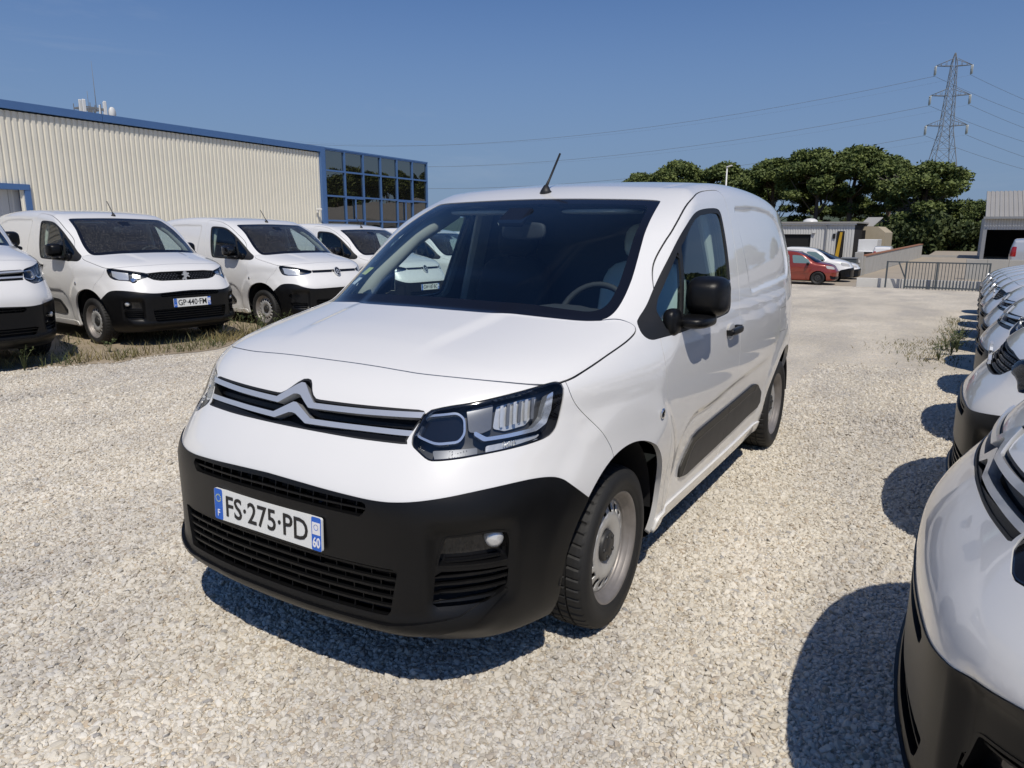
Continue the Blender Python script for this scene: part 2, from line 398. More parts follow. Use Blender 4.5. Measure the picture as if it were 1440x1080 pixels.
class Skin:
    def __init__(s,P,Q,N): s.V=P;s.N=N; s.all=[tuple(q) for q in Q.tolist()]
    def split(s,faces,func):
        fv=func(s.V); fv=np.where(np.abs(fv)<2e-5,2e-5,fv); neg=(fv<0).tolist()
        inn=[];out=[];cache={};nv=[];nn=[];n0=len(s.V)
        for f in faces:
            k=0
            for i in f: k+=neg[i]
            if k==0: out.append(f)
            elif k==len(f): inn.append(f)
            else:
                a=[];b=[]
                L=len(f)
                for j in range(L):
                    i0=f[j];i1=f[(j+1)%L]
                    (a if neg[i0] else b).append(i0)
                    if neg[i0]!=neg[i1]:
                        key=(i0,i1) if i0<i1 else (i1,i0)
                        v=cache.get(key)
                        if v is None:
                            t=fv[i0]/(fv[i0]-fv[i1]); v=n0+len(nv); cache[key]=v
                            nv.append(s.V[i0]*(1-t)+s.V[i1]*t); m=s.N[i0]*(1-t)+s.N[i1]*t; nn.append(m/np.linalg.norm(m))
                        a.append(v);b.append(v)
                if len(a)>2: inn.append(tuple(a))
                if len(b)>2: out.append(tuple(b))
        if nv: s.V=np.concatenate([s.V,np.array(nv)]); s.N=np.concatenate([s.N,np.array(nn)])
        return inn,out
    def refine(s,faces,lev=1):
        for _ in range(lev):
            cache={};nv=[];nn=[];n0=len(s.V);out=[]
            for f in faces:
                L=len(f); m=[]
                for j in range(L):
                    a,b=f[j],f[(j+1)%L]; key=(a,b) if a<b else (b,a); v=cache.get(key)
                    if v is None:
                        v=n0+len(nv); cache[key]=v; nv.append((s.V[a]+s.V[b])/2); q=s.N[a]+s.N[b]; nn.append(q/np.linalg.norm(q))
                    m.append(v)
                c=n0+len(nv); idx=list(f); nv.append(s.V[idx].mean(0)); q=s.N[idx].sum(0); nn.append(q/np.linalg.norm(q))
                for j in range(L): out.append((f[j],m[j],c,m[j-1]))
            s.V=np.concatenate([s.V,np.array(nv)]); s.N=np.concatenate([s.N,np.array(nn)]); faces=out
        return faces
    def cut(s,faces,func,gap):
        """panel, band, rest"""
        a,b=s.split(faces,lambda P:func(P)+gap)
        c,d=s.split(b,lambda P:func(P)-gap)
        return a,c,d
    def sides(s,faces):
        cx=[sum(s.V[i][0] for i in f) for f in faces]
        return [f for f,c in zip(faces,cx) if c<0],[f for f,c in zip(faces,cx) if c>=0]
    def patch(s,name,faces,material,parent,off=0,skirt=0,skirt_dir=None):
        if not faces: return None
        ids=sorted({i for f in faces for i in f}); mp={i:k for k,i in enumerate(ids)}
        V=s.V[ids]+s.N[ids]*off; N=s.N[ids]
        F=[tuple(mp[i] for i in f) for f in faces]
        if skirt:
            ed={}
            for f in F:
                for j in range(len(f)):
                    e=(f[j],f[(j+1)%len(f)]); ed[e]=1
            bd=[e for e in ed if (e[1],e[0]) not in ed]
            n0=len(V); used=sorted({i for e in bd for i in e}); m2={i:n0+k for k,i in enumerate(used)}; k2=len(used)
            top=V[used]; low=top-(N[used]*skirt if skirt_dir is None else -np.asarray(skirt_dir)*np.sign(np.where(np.abs(top[:,:1])<1e-9,1,top[:,:1])) )
            sn=np.zeros((k2,3))
            for a,b in bd:
                e=V[b]-V[a]; w=np.cross(N[a],e); l=np.linalg.norm(w)+1e-12
                sn[m2[a]-n0]-=w/l; sn[m2[b]-n0]-=w/l
            sn/=np.maximum(np.linalg.norm(sn,axis=1,keepdims=True),1e-9)
            V=np.concatenate([V,top,low]); N=np.concatenate([N,sn,sn])
            F=F+[(m2[b],m2[a],m2[a]+k2,m2[b]+k2) for a,b in bd]
        me=bpy.data.meshes.new(name); me.from_pydata(V.tolist(),[],F)
        me.polygons.foreach_set('use_smooth',[True]*len(F)); me.materials.append(material); me.update()
        if len(me.vertices)==len(N): me.normals_split_custom_set_from_vertices(N.tolist())
        return link(name,me,parent)
def superell(mb,c,d,p=4.,n=14,shear=None,smooth=True):
    """rounded block"""
    v=[];f=[]
    def sg(a,e): return math.copysign(abs(a)**e,a)
    e=2./p; nv=n; nu=2*n
    for i in range(nv+1):
        ph=-math.pi/2+math.pi*i/nv
        for j in range(nu):
            th=2*math.pi*j/nu
            q=[sg(math.cos(ph),e)*sg(math.cos(th),e)*d[0]/2,sg(math.cos(ph),e)*sg(math.sin(th),e)*d[1]/2,sg(math.sin(ph),e)*d[2]/2]
            if shear: q=shear(q)
            v.append((q[0]+c[0],q[1]+c[1],q[2]+c[2]))
    for i in range(nv):
        for j in range(nu): f.append((i*nu+j,i*nu+(j+1)%nu,(i+1)*nu+(j+1)%nu,(i+1)*nu+j))
    mb.add(v,f,smooth); return mb
# ------------------------------------------------------------------ wheel (axis along local x, outside at +x)
def build_wheel_meshes():
    W={}
    # tyre
    R0=.316; prof=[(-.085,.205),(-.100,.235),(-.103,.265),(-.096,.292),(-.080,.309)]
    ribs=[(-.080,.309),(-.052,.3145),(-.051,.307),(-.044,.307),(-.043,.3155),(-.012,.316),(-.011,.308),(-.004,.308),(-.003,.316),(.028,.316),(.029,.308),(.036,.308),(.037,.3155),(.066,.3125),(.080,.309)]
    out=[(.080,.309),(.0885,.304),(.091,.3035),(.098,.288),(.1005,.286),(.103,.265),(.1025,.245),(.1005,.243),(.099,.232),(.094,.219),(.085,.2155)]
    pr=prof+ribs[1:]+out[1:]
    n=288; mb=MB(); v=[];f=[];L=len(pr)
    for k in range(n):
        a=2*math.pi*k/n
        for i,(t,r) in enumerate(pr):
            a2=a
            if r>.3085 and abs(t)<.082:
                a2=a+t*.55*(1 if t>0 else -1)
                if k%6==0: r-=.0055
            v.append((t,r*math.cos(a2),r*math.sin(a2)))
    for k in range(n):
        for i in range(L-1): f.append((k*L+i,((k+1)%n)*L+i,((k+1)%n)*L+i+1,k*L+i+1))
    mb.add(v,f,False); W['tyre']=mb.mesh('tyre',M['tyre'])
    W['tyre'].polygons.foreach_set('use_smooth',[ (len([0 for i in [0] if abs(p.center.x)>.0805])>0) for p in W['tyre'].polygons])
    # barrel and flange
    mb=MB(); mb.lathe([(-.09,.205),(-.07,.185),(.02,.178),(.045,.182),(.068,.196),(.078,.2065),(.0865,.2165),(.091,.2185),(.0925,.2165),(.089,.2125),(.084,.2055),(.072,.2005),(.056,.189),(.05,.183)],96)
    W['rim']=mb.mesh('rim',M['rim_dirty'])
    # disc with sixteen slots
    def zt(r):
        return np.interp(r,[.0,.055,.066,.085,.115,.130,.150,.168,.184],[.040,.040,.052,.060,.064,.060,.050,.047,.044])
    rs=[.055,.062,.075,.09,.105,.118,.130,.138,.146,.154,.160,.166,.175,.184]; n=128
    mb=MB(); v=[];f=[]
    for k in range(n):
        a=2*math.pi*k/n
        for r in rs: v.append((zt(r),r*math.cos(a),r*math.sin(a)))
    L=len(rs)
    for k in range(n):
        for i in range(L-1):
            ph=k%8
            if ph in(2,3,4,5) and 6<=i<=10 : continue
            f.append((k*L+i,((k+1)%n)*L+i,((k+1)%n)*L+i+1,k*L+i+1))
    mb.add(v,f,True); me=mb.mesh('wheel_disc',M['steel'])
    bm=bmesh.new(); bm.from_mesh(me); g=bmesh.ops.extrude_face_region(bm,geom=bm.faces[:])
    for q in g['geom']:
        if isinstance(q,bmesh.types.BMVert): q.co.x-=.006
    bmesh.ops.recalc_face_normals(bm,faces=bm.faces); bm.to_mesh(me); bm.free(); W['disc']=me
    mb=MB(); mb.lathe([(.0,.30*0+.0001),(.0,.160),(.030,.165)],48); W['backing']=mb.mesh('brake_drum',M['dark'])
    mb=MB(); mb.lathe([(.036,.0605),(.058,.060),(.064,.055),(.066,.046),(.066,.026),(.0675,.024),(.071,.018),(.071,.0001)],48)
    for k in range(5):
        a=2*math.pi*k/5; mb.lathe([(.064,.009),(.069,.0085),(.070,.006),(.066,.0055),(.066,.0001)],8,c=(0,.043*math.cos(a),.043*math.sin(a)))
    W['cap']=mb.mesh('hub_cap',M['hub'])
    return W
WM=build_wheel_meshes()
def add_wheel(parent,x,y,steer=0):
    w=empty('wheel'); w.parent=parent; w.location=(x,y,.3165); w.rotation_euler=(random.random()*6,0,steer+(math.pi if x<0 else 0))
    w.rotation_mode='ZXY' if False else 'XYZ'
    t=link('tyre',WM['tyre'],w); link('rim',WM['rim'],w); link('wheel_disc',WM['disc'],w); link('brake_drum',WM['backing'],w); link('hub_cap',WM['cap'],w)
    return w
# ------------------------------------------------------------------ number plate
def add_plate(parent,loc,txt,dept='60',tilt=0):
    """white front plate with blue end bands; faces local -y"""
    p=[(-.26,-.055),(.26,-.055),(.26,.055),(-.26,.055)]
    def board(name,a,b,y0,y1,m,par,r=.008):
        q=rnd([(a,-.055),(b,-.055),(b,.055),(a,.055)],r) if r else [(a,-.055),(b,-.055),(b,.055),(a,.055)]
        return MB().prism(q,1,y0,y1).build(name,m,par)
    pl=board('number_plate',-.26,.26,-.004,.004,M['plate_white'],parent); pl.location=loc; pl.rotation_euler=(tilt,0,0)
    for a,b in ((-.2585,-.2165),(.2165,.2585)):
        board('blue_band',a,b,-.0046,-.0036,M['plate_blue'],pl,.007)
    rot=(R(90),0,0)
    t=link('lettering',text_mesh(txt,.108,M['plate_ink'],1,.0010),pl,(0,-.0048,.001),rot)
    w=max(v.co.x for v in t.data.vertices)-min(v.co.x for v in t.data.vertices); h=max(v.co.y for v in t.data.vertices)-min(v.co.y for v in t.data.vertices)
    t.data.transform(Matrix.Diagonal((.397/w,.075/h,1,1)))
    bb=[v.co.y for v in t.data.vertices]; t.data.transform(Matrix.Translation((0,-(max(bb)+min(bb))/2,0)))
    link('lettering',text_mesh('F',.034,M['plate_print'],.8,.0004),pl,(-.2375,-.0052,-.032),rot)
    link('lettering',text_mesh(dept,.046,M['plate_print'],.72,.0008),pl,(.2375,-.0052,-.03),rot)
    sq=MB().box((.2375,-.005,.018),(.034,.001,.040)).build('region_badge',M['plate_print'],pl)
    ring=MB().lathe([(-.0003,.010),(-.0003,.0085),(.0003,.0085)],12,axis='y',c=(.2375,-.0058,.022)).build('region_mark',M['plate_blue'],pl)
    st=MB()
    for k in range(12):
        a=2*math.pi*k/12; x=-.2375+.0125*math.cos(a); z=.022+.0125*math.sin(a)
        pts=[(x+(.0026 if j%2==0 else .0011)*math.sin(math.pi*j/5),z+(.0026 if j%2==0 else .0011)*math.cos(math.pi*j/5)) for j in range(10)]
        st.prism(pts,1,-.0056,-.0046)
    st.build('star_ring',M['sticker'],pl)
    return pl
# ------------------------------------------------------------------ the van
ARCH=((.862,.345,.40),(3.667,.345,.395))
WS=[(-.4,1.196),(.34,1.190),(.55,1.178),(.691,1.164),(.726,1.168),(.741,1.20),(.741,1.26),(.729,1.345),(.655,1.628),(.642,1.645),(.422,1.652),(.137,1.659),(-.4,1.660)]
WSG=[(-.4,1.236),(.386,1.228),(.60,1.206),(.665,1.196),(.700,1.208),(.707,1.245),(.700,1.32),(.632,1.585),(.618,1.612),(.59,1.624),(.139,1.634),(-.4,1.635)]
HOODO=[(-.4,.268),(.322,.277),(.487,.299),(.623,.350),(.742,.439),(.80,.54),(.822,.679),(.832,.856),(.837,1.008),(.833,1.07),(.807,1.092),(.754,1.062),(.69,.953),(.55,.893),(.34,.842),(-.4,.812)]
LAMP=[(.436,.861),(.460,.905),(.492,.952),(.554,.967),(.627,.977),(.726,.993),(.835,1.010),(.903,1.020),(.928,1.019),(.943,1.005),(.941,.981),(.932,.944),(.919,.903),(.903,.873),(.873,.856),(.812,.847),(.735,.840),(.644,.832),(.562,.823),(.505,.819),(.484,.820),(.464,.836)]
BLACK=[(-.3,.728),(.064,.719),(.20,.710),(.324,.702),(.408,.708),(.502,.720),(.637,.738),(.784,.746),(.87,.737),(.918,.719),(.954,.690),(1.027,.627),(1.25,.42),(1.25,.17),(-.3,.17)]
DOOR=[(1.19,1.09),(1.175,.994),(1.215,.785),(1.25,.662),(1.335,.33),(1.36,.295),(2.27,.295),(2.30,.33),(2.318,.683),(2.312,.821),(2.306,1.025),(2.315,1.138),(2.342,1.257),(2.379,1.408),(2.408,1.561),(2.418,1.66),(2.405,1.715),(2.286,1.711),(2.10,1.696),(1.937,1.667),(1.757,1.603),(1.579,1.512),(1.411,1.400),(1.345,1.345),(1.295,1.280)]
WIN=[(1.067,1.128),(1.105,1.086),(1.212,1.088),(2.06,1.100),(2.135,1.115),(2.166,1.17),(2.224,1.381),(2.262,1.55),(2.268,1.594),(2.243,1.617),(2.12,1.617),(1.925,1.604),(1.806,1.580),(1.689,1.535),(1.564,1.470),(1.42,1.370),(1.30,1.280),(1.189,1.190)]
GL1=[(1.262,1.112),(1.372,1.112),(1.53,1.422),(1.40,1.325),(1.285,1.235),(1.245,1.19)]     # fixed quarter light
GL2=[(1.402,1.112),(2.05,1.118),(2.118,1.130),(2.142,1.18),(2.198,1.381),(2.233,1.54),(2.236,1.575),(2.215,1.592),(2.12,1.594),(1.93,1.580),(1.815,1.556),(1.70,1.510),(1.575,1.445),(1.562,1.438)]
MOULD=rnd([(1.595,.385),(1.60,.431),(1.715,.553),(1.789,.569),(2.197,.587),(2.80,.612),(2.92,.596),(3.09,.514),(3.13,.44),(3.08,.413),(1.703,.371)],.007)
MBEV=[(1.58,.375),(1.59,.431),(1.71,.57),(1.789,.59),(2.197,.60),(2.80,.63),(2.93,.61),(2.90,.556),(2.79,.566),(2.197,.540),(1.815,.523),(1.755,.512),(1.66,.40),(1.63,.378)]
FUEL=rnd([(3.35,.865),(3.60,.865),(3.60,1.018),(3.35,1.018)],.04)
_skin={}
def van_skin(h):
    if h not in _skin: _skin[h]=mirror_net(h)
    P,Q,N=_skin[h]; return Skin(P.copy(),Q,N.copy())
def wave(a,b,z,dz,n): return [(a+(b-a)*i/n,z) for i in range(n+1)]
def strip(x0,x1,z0,z1,t): return [(x0,z0-t/2),(x1,z1-t/2),(x1,z1+t/2),(x0,z0+t/2)]
def build_van(style,h,plate=None,dept='60',paint='paint',dusty=False,steer=0,drop=0):
    S=van_skin(h); root=empty('delivery_van'); pm=M[paint]; bp=M['black_plastic']
    body=S.all; zc=lambda P:P[:,2]
    front=lambda ymax: (lambda P:P[:,1]<ymax)
    sidedom=lambda P:np.abs(P[:,0])>.5
    for cy,cz,r in ARCH:
        def fa(P,cy=cy,cz=cz,r=r):
            d=np.where(P[:,2]>cz,np.hypot(P[:,1]-cy,P[:,2]-cz)-r,np.abs(P[:,1]-cy)-r)
            return np.where(np.abs(P[:,0])>.5,np.clip(d,-.06,.06),.06)
        _,body=S.split(body,fa)
    under,body=S.split(body,lambda P:np.clip(P[:,2]-.228,-.06,.06))
    scr,body=S.split(body,outline(chk(WS,2),m_front,lambda P:(P[:,1]>.6)&(P[:,1]<2.1)))
    win,body=S.split(body,outline(chk(WIN,2),m_side,sidedom))
    blk_=BLACK if style!='oval' else [(-.3,.672),(.30,.664),(.42,.665),(.55,.690),(.66,.735),(.784,.746)]+BLACK[8:]
    if drop: blk_=[(a,b-drop if a<.93 and b>.5 else b) for a,b in blk_]
    black,body=S.split(body,outline(chk(blk_,2),m_quart,front(.95)))
    lamp_o=LAMP; 
    if style=='lion': lamp_o=[(.44,.900),(.52,.885),(.565,.838),(.60,.832),(.635,.862),(.80,.868),(.885,.893),(.925,.945),(.942,1.008),(.905,1.018),(.75,1.000),(.62,.982),(.50,.962),(.44,.945)]
    if style=='oval': lamp_o=[(.43,.905),(.50,.885),(.62,.868),(.80,.862),(.875,.875),(.915,.925),(.940,1.005),(.905,1.016),(.75,.998),(.60,.972),(.48,.945),(.43,.935)]
    lamps,lgap,body=S.cut(body,outline(chk(lamp_o,1),m_quart,front(.95)),.0015)
    if style=='chevron':
        GR=[(-.02,1.000),(.012,1.001),(.030,.992),(.059,.964),(.080,.951),(.10,.9495),(.230,.951),(.364,.953),(.490,.955),(.505,.945),(.470,.870),(.478,.857),(.309,.856),(.166,.857),(-.02,.857)]
    elif style=='lion': GR=rnd([(-.02,.968),(.30,.966),(.50,.950),(.50,.915),(.42,.868),(.33,.852),(-.02,.850)],.02)
    else: GR=[(-.02,.950),(.06,.944),(.45,.942),(.45,.902),(.06,.902),(-.02,.895)]
    grille,body=S.split(body,outline(GR,m_front,front(.40)))
    hood,hgap,body=S.cut(body,outline(chk(HOODO,2),m_top,lambda P:(P[:,2]>.93)&(P[:,1]<1.2)),.0022)
    doors,dgap,body=S.cut(body,outline(chk(DOOR,2),m_side,sidedom),.002)
    fuel,fgap,body=S.cut(body,outline(FUEL,m_side,lambda P:P[:,0]>.5),.0016)
    bar,body2=S.split(body,outline(MOULD,m_side,sidedom)); bar2,doors2=S.split(doors,outline(MOULD,m_side,sidedom))
    allbody=body
    RL=2 if h<.02 else 2
    grille=S.refine(grille,RL); lamps_f=S.refine(lamps,RL)
    # ---- painted shell
    tl,body2=S.split(body2,outline(rnd([(4.28,.78),(4.60,.78),(4.60,1.32),(4.31,1.32)],.03),m_side,sidedom))
    fas,fsg,body2=S.cut(body2,outline(chk([(-.4,.5),(-.4,1.2),(.56,1.2),(.545,1.0),(.56,.95),(.60,.905),(.655,.855),(.70,.805),(.735,.75),(.74,.70),(.60,.5)],1),m_side),.0016)
    S.patch('front_fascia',fas,pm,root,0,.022)
    for k in S.sides(fsg): S.patch('wing_seam',k,M['rubber_seal'],root,-.007)
    sill,body2=S.split(body2,outline(rnd([(1.285,.20),(3.25,.20),(3.235,.292),(1.30,.292)],.02),m_side,sidedom))
    for k in S.sides(sill): S.patch('sill_cover',k,pm,root,.010,.014)
    for k in S.sides(tl): S.patch('tail_lamp',k,M['red_lens'],root,.004,.02)
    S.patch('body_shell',body2,pm,root,0,.022)
    S.patch('bonnet',hood,pm,root,0,.022)
    S.patch('fuel_flap',fuel,pm,root,0,.012)
    S.patch('bonnet_seam',hgap,M['rubber_seal'],root,-.009); S.patch('flap_seam',fgap,M['rubber_seal'],root,-.009)
    for k in S.sides(dgap): S.patch('door_seam',k,M['rubber_seal'],root,-.009)
    for k in S.sides(lgap): S.patch('lamp_seam',k,M['rubber_seal'],root,-.009)
    S.patch('underbody',under,M['dark'],root)
    for dl in S.sides(doors2):
        d=S.patch('door',dl,pm,root,0,.022); sg=1 if S.V[dl[0][0]][0]>0 else -1
        mb=MB(); superell(mb,(sg*.945,2.145,1.016),(.026,.205,.034),4,10); mb.box((sg*.930,2.065,1.012),(.03,.03,.026)); mb.box((sg*.930,2.225,1.02),(.03,.04,.03)); mb.build('door_handle',bp,d)
        mb=MB(); superell(mb,(sg*.921,2.125,1.012),(.004,.13,.085),2.2,10); mb.build('handle_recess',pm,d)
        S.patch('door_card',dl,M['dash'],d,-.055)
    for bl,nm in ((bar,'side_moulding'),(bar2,'door_moulding')):
        for k in S.sides(bl):
            o_=S.patch(nm,k,M['dusty_plastic'],root,.010,.02)
            k=S.refine(k,1); tb,lb=S.split(k,outline(MBEV,m_side)); S.patch('dusty_face',lb,M['dust_film'],o_,.0125,.004)
    # ---- glazing
    gl,fr=S.split(scr,outline(chk(WSG,2),m_front,lambda P:P[:,1]<2.1))
    ws=S.patch('windscreen',gl,M['screen_dusty' if dusty else 'screen'],root,-.003)
    S.patch('windscreen_border',fr,M['frit'],ws,-.003,.012)
    for wl_ in S.sides(win):
        g1,r_=S.split(wl_,outline(rnd(GL1,.015,2),m_side)); g2,r_=S.split(r_,outline(rnd(GL2,.015,2),m_side))
        wf=S.patch('side_window',g2,M['side_glass'],root,-.006); S.patch('quarter_light',g1,M['side_glass'],wf,-.006); S.patch('window_frame',r_,M['rubber_seal'],wf,-.001,.02)
    # ---- cabin
    trim=[f for f in allbody+doors if 1.0<S.V[f[0]][1]<2.5 and S.V[f[0]][2]>1.05]
    cabin=empty('cabin'); cabin.parent=root
    S.patch('headlining',trim,M['trim'],cabin,-.045)
    mb=MB(); mb.prism([(-.80,.3),(.80,.3),(.86,.9),(.84,1.1),(.66,1.66),(-.66,1.66),(-.84,1.1),(-.86,.9)],1,2.38,2.40); mb.build('bulkhead',M['dash'],cabin)
    mb=MB(); v=[];f=[]; prof=[(.86,1.10),(.90,1.150),(1.02,1.158),(1.18,1.150),(1.34,1.148),(1.40,1.135),(1.44,1.09),(1.46,.98),(1.44,.75),(1.40,.6)]
    xs=np.linspace(-.80,.80,25)
    for x in xs:
        for i,(y,z) in enumerate(prof):
            b=float(BOW(abs(x)))*(.75 if i<3 else .15); hump=.035*math.exp(-((x-.40)/.17)**4) if 3<=i<=6 else 0
            v.append((x*.985,y+b,z+hump-.03*abs(x)**3))
    L=len(prof)
    for k in range(len(xs)-1):
        for i in range(L-1): f.append((k*L+i,(k+1)*L+i,(k+1)*L+i+1,k*L+i+1))
    mb.add(v,f,True); mb.build('dashboard',M['dash'],cabin)
    if True:
        mb=MB(); ring=[(.40+.18*math.cos(a),1.60+.18*math.sin(a)*.42,1.085+.18*math.sin(a)*.91) for a in np.linspace(0,2*math.pi,33)]
        mb.tube(ring,.0155,8,cap=False); 
        for a in (0,math.pi,-math.pi/2): mb.tube([(.40,1.59,1.085),(.40+.17*math.cos(a),1.60+.17*math.sin(a)*.42,1.085+.17*math.sin(a)*.91)],[.03,.014],8)
        superell(mb,(.40,1.58,1.085),(.13,.07,.12),3,8); mb.build('steering_wheel',M['dash'],cabin)
        for sx,m in ((.42,'plastic_wrap' if style=='chevron' else 'seat'),(-.40,'seat')):
            st=empty('seat'); st.parent=cabin
            sh=lambda q:[q[0],q[1]+.22*q[2],q[2]]
            mb=MB(); superell(mb,(sx,1.86,.66),(.50,.52,.18),4,10); mb.build('cushion',M['seat'],st)
            mb=MB(); superell(mb,(sx,2.14,1.02),(.48,.16,.66),4,12,sh); mb.build('backrest',M[m],st)
            mb=MB(); superell(mb,(sx,2.24,1.45),(.27,.11,.20),3,10,sh); mb.tube([(sx-.06,2.22,1.3),(sx-.06,2.23,1.42)],.007,6); mb.tube([(sx+.06,2.22,1.3),(sx+.06,2.23,1.42)],.007,6); mb.build('headrest',M[m],st)
        mb=MB(); superell(mb,(0,1.62,1.50),(.25,.035,.085),4,10); mb.tube([(0,1.62,1.53),(0,1.60,1.59)],.012,6); mb.build('rear_view_mirror',M['dash'],cabin)
        mb=MB(); mb.box((0,1.545,1.565),(.14,.14,.035),Matrix.Rotation(R(30),3,'X'),.01); mb.build('camera_housing',M['gloss_black'],cabin)
        for sg in (-1,1):
            mb=MB(); mb.tube([(sg*.748,1.20,1.11),(sg*.738,1.34,1.262),(sg*.700,1.62,1.46),(sg*.645,1.93,1.61)],[.052,.052,.050,.046],12); mb.build('pillar_trim',M['trim'],cabin)
            mb=MB(); mb.box((sg*.755,2.31,1.34),(.05,.16,.62),Matrix.Rotation(R(sg*-14),3,'Y'),.02); mb.build('pillar_trim',M['trim'],cabin)
        for sx in (-.34,.34):
            mb=MB(); superell(mb,(sx,1.80,1.595),(.40,.20,.025),4,8); mb.build('sun_visor',M['trim'],cabin)
    if style=='chevron' and h<.02:
        for nm,m_,a_,w_,h_ in (('yellow_sticker','sticker',(-.624,1.158,1.314),.085,.055),('paper_permit','paper',(-.640,1.098,1.268),.075,.05)):
            i=int(np.argmin(((S.V-np.array(a_))**2).sum(1))); nn=Vector(S.N[i]); c0=Vector(a_)-nn*.012; ux=Vector((0,0,1)).cross(nn).normalized(); uy=nn.cross(ux)
            MB().add([c0+ux*w_*.5*p+uy*h_*.5*q for p,q in ((-1,-1),(1,-1),(1.05,1),(-1,.9))],[(0,1,2,3)]).build(nm,M[m_],ws)
    # ---- headlamps
    for L_ in S.sides(lamps_f):
        lens=S.patch('headlamp',L_,M['lens'],root,.001)
        S.patch('lamp_housing',L_,M['lamp_dark'],lens,-.055); rim_,inn_=S.split(L_,lambda P:-outline(chk(lamp_o,1),m_quart,front(.95),.0045)(P))
        S.patch('lamp_surround',rim_,M['gloss_black'],lens,-.002,.05)
        def el(nm,pts,m,off,sk,r=.006):
            a,_=S.split(L_,outline(rnd(pts,r,3) if r else pts,m_quart)); return S.patch(nm,a,M[m],lens,off,sk)
        if style=='chevron':
            U=[(.483,.9455),(.583,.9565),(.606,.938),(.604,.892),(.582,.868),(.508,.862),(.446,.884)]
            a,_=S.split(L_,outline(rnd(U,.02,4),m_quart)); b_,ring=S.split(a,outline(rnd(U,.02,4),m_quart,None,.0065))
            S.patch('light_guide_ring',ring,M['light_guide'],lens,-.014,.03); S.patch('dipped_beam',b_,M['gloss_black'],lens,-.035)
            el('light_guide',[(.632,.900),(.668,.880),(.74,.884),(.828,.891),(.866,.915),(.886,.985),(.910,.996),(.899,.935),(.879,.898),(.842,.880),(.74,.873),(.658,.869),(.628,.888)],'light_guide',-.012,.03)
            el('main_beam',[(.700,.905),(.715,.975),(.80,.99),(.862,.992),(.852,.925),(.82,.902),(.74,.895)],'reflector',-.045,.0)
            for q in range(6):
                s0=.722+q*.022; el('reflector_facet',[(s0,.905+q*.002),(s0+.010,.906+q*.002),(s0+.016,.978+q*.002),(s0+.005,.976+q*.002)],'lamp_grey' if q%2 else 'reflector',-.036+.004*(q%3),.008,0)
            el('lamp_bezel',[(.615,.90),(.612,.965),(.700,.980),(.690,.903),(.655,.893)],'lamp_grey',-.03,.02)
            el('indicator',[(.665,.838),(.668,.858),(.76,.864),(.865,.868),(.85,.858),(.735,.846)],'reflector',-.03,.01)
            el('day_lamp_grid',[(.50,.827),(.495,.852),(.64,.856),(.638,.838),(.56,.830)],'lamp_grey',-.03,.01)
            for k in range(7):
                s0=.545+k*.009; el('lamp_fin',[(s0,.833),(s0+.003,.833),(s0+.006,.853),(s0+.003,.853)],'lamp_grey',-.022,.01,0)
            for k in range(6):
                s0=.725+k*.008; el('lamp_fin',[(s0,.848),(s0+.003,.848),(s0+.006,.864),(s0+.003,.864)],'reflector',-.022,.01,0)
        elif style=='lion':
            el('main_beam',[(.66,.88),(.67,.97),(.80,.985),(.89,.995),(.88,.92),(.80,.885)],'reflector',-.03,.02)
            el('dipped_beam',[(.52,.905),(.52,.95),(.62,.965),(.62,.90)],'reflector',-.04,.02)
            el('light_guide',[(.555,.893),(.59,.852),(.612,.852),(.635,.89),(.60,.90)],'chrome',-.008,.02)
        else:
            el('main_beam',[(.62,.885),(.62,.96),(.80,.985),(.89,.99),(.86,.90),(.80,.882)],'reflector',-.03,.02)
            el('light_guide',[(.46,.908),(.60,.884),(.80,.874),(.80,.868),(.60,.876),(.46,.898)],'chrome',-.008,.02)
    # ---- grille and emblem
    gr=S.patch('grille',grille,M['dark'],root,-.045)
    S.patch('grille_surround',S.split(grille,lambda P:-outline(GR,m_front,front(.40),.006)(P))[0],M['rubber_seal'],gr,-.002,.045)
    def relief(nm,src,pts,m,off,sk,par,mp=m_front,both=True):
        a,_=S.split(src,outline(pts,mp)); 
        return [S.patch(nm,k,M[m],par,off,sk) for k in ([a] if both else S.sides(a)) if k]
    if style=='chevron':
        relief('grille_lower_trim',grille,[(-.02,.875),(.09,.864),(.30,.876),(.49,.879),(.49,.85),(-.02,.85)],'black_plastic',-.006,.03,gr)
        for n_,(ap,foot,fz,ez,t,hw) in enumerate(((.992,.085,.9285,.9395,.0155,.023),(.937,.085,.8825,.888,.0155,.023))):
            top=[(-.02,ap-.006),(.008,ap-.006),(.022,ap-.013),(foot+.004,fz+t*.5),(.30,fz+t*.5+.004),(.51,ez+t*.5)]
            bot=[(.51,ez-t*.5),(.30,fz-t*.5+.004),(foot-.012,fz-t*.5-.001),(.016,ap-.040),(-.02,ap-.036)]
            relief('chrome_chevron_bar',grille,top+bot,'satin_chrome',.007-.006*n_,.03,gr)
        relief('grille_slat',grille,[(-.02,.905),(.07,.905),(.10,.900),(.50,.905),(.50,.917),(.10,.915),(.06,.922),(-.02,.935)],'black_plastic',-.03,.015,gr)
    elif style=='lion':
        for k in range(5):
            z=.866+k*.021; relief('grille_slat',grille,[(-.02,z),(.47,z+.002),(.47,z+.007),(-.02,z+.006)],'black_plastic',-.012,.02,gr)
        for k in range(4):
            z=.877+k*.021
            for q in range(9):
                x0=.09+q*.042+.02*(k%2); relief('grille_stud',grille,[(x0,z-.004),(x0+.012,z-.002),(x0+.012,z+.005),(x0,z+.004)],'lamp_grey',-.008,.01,gr)
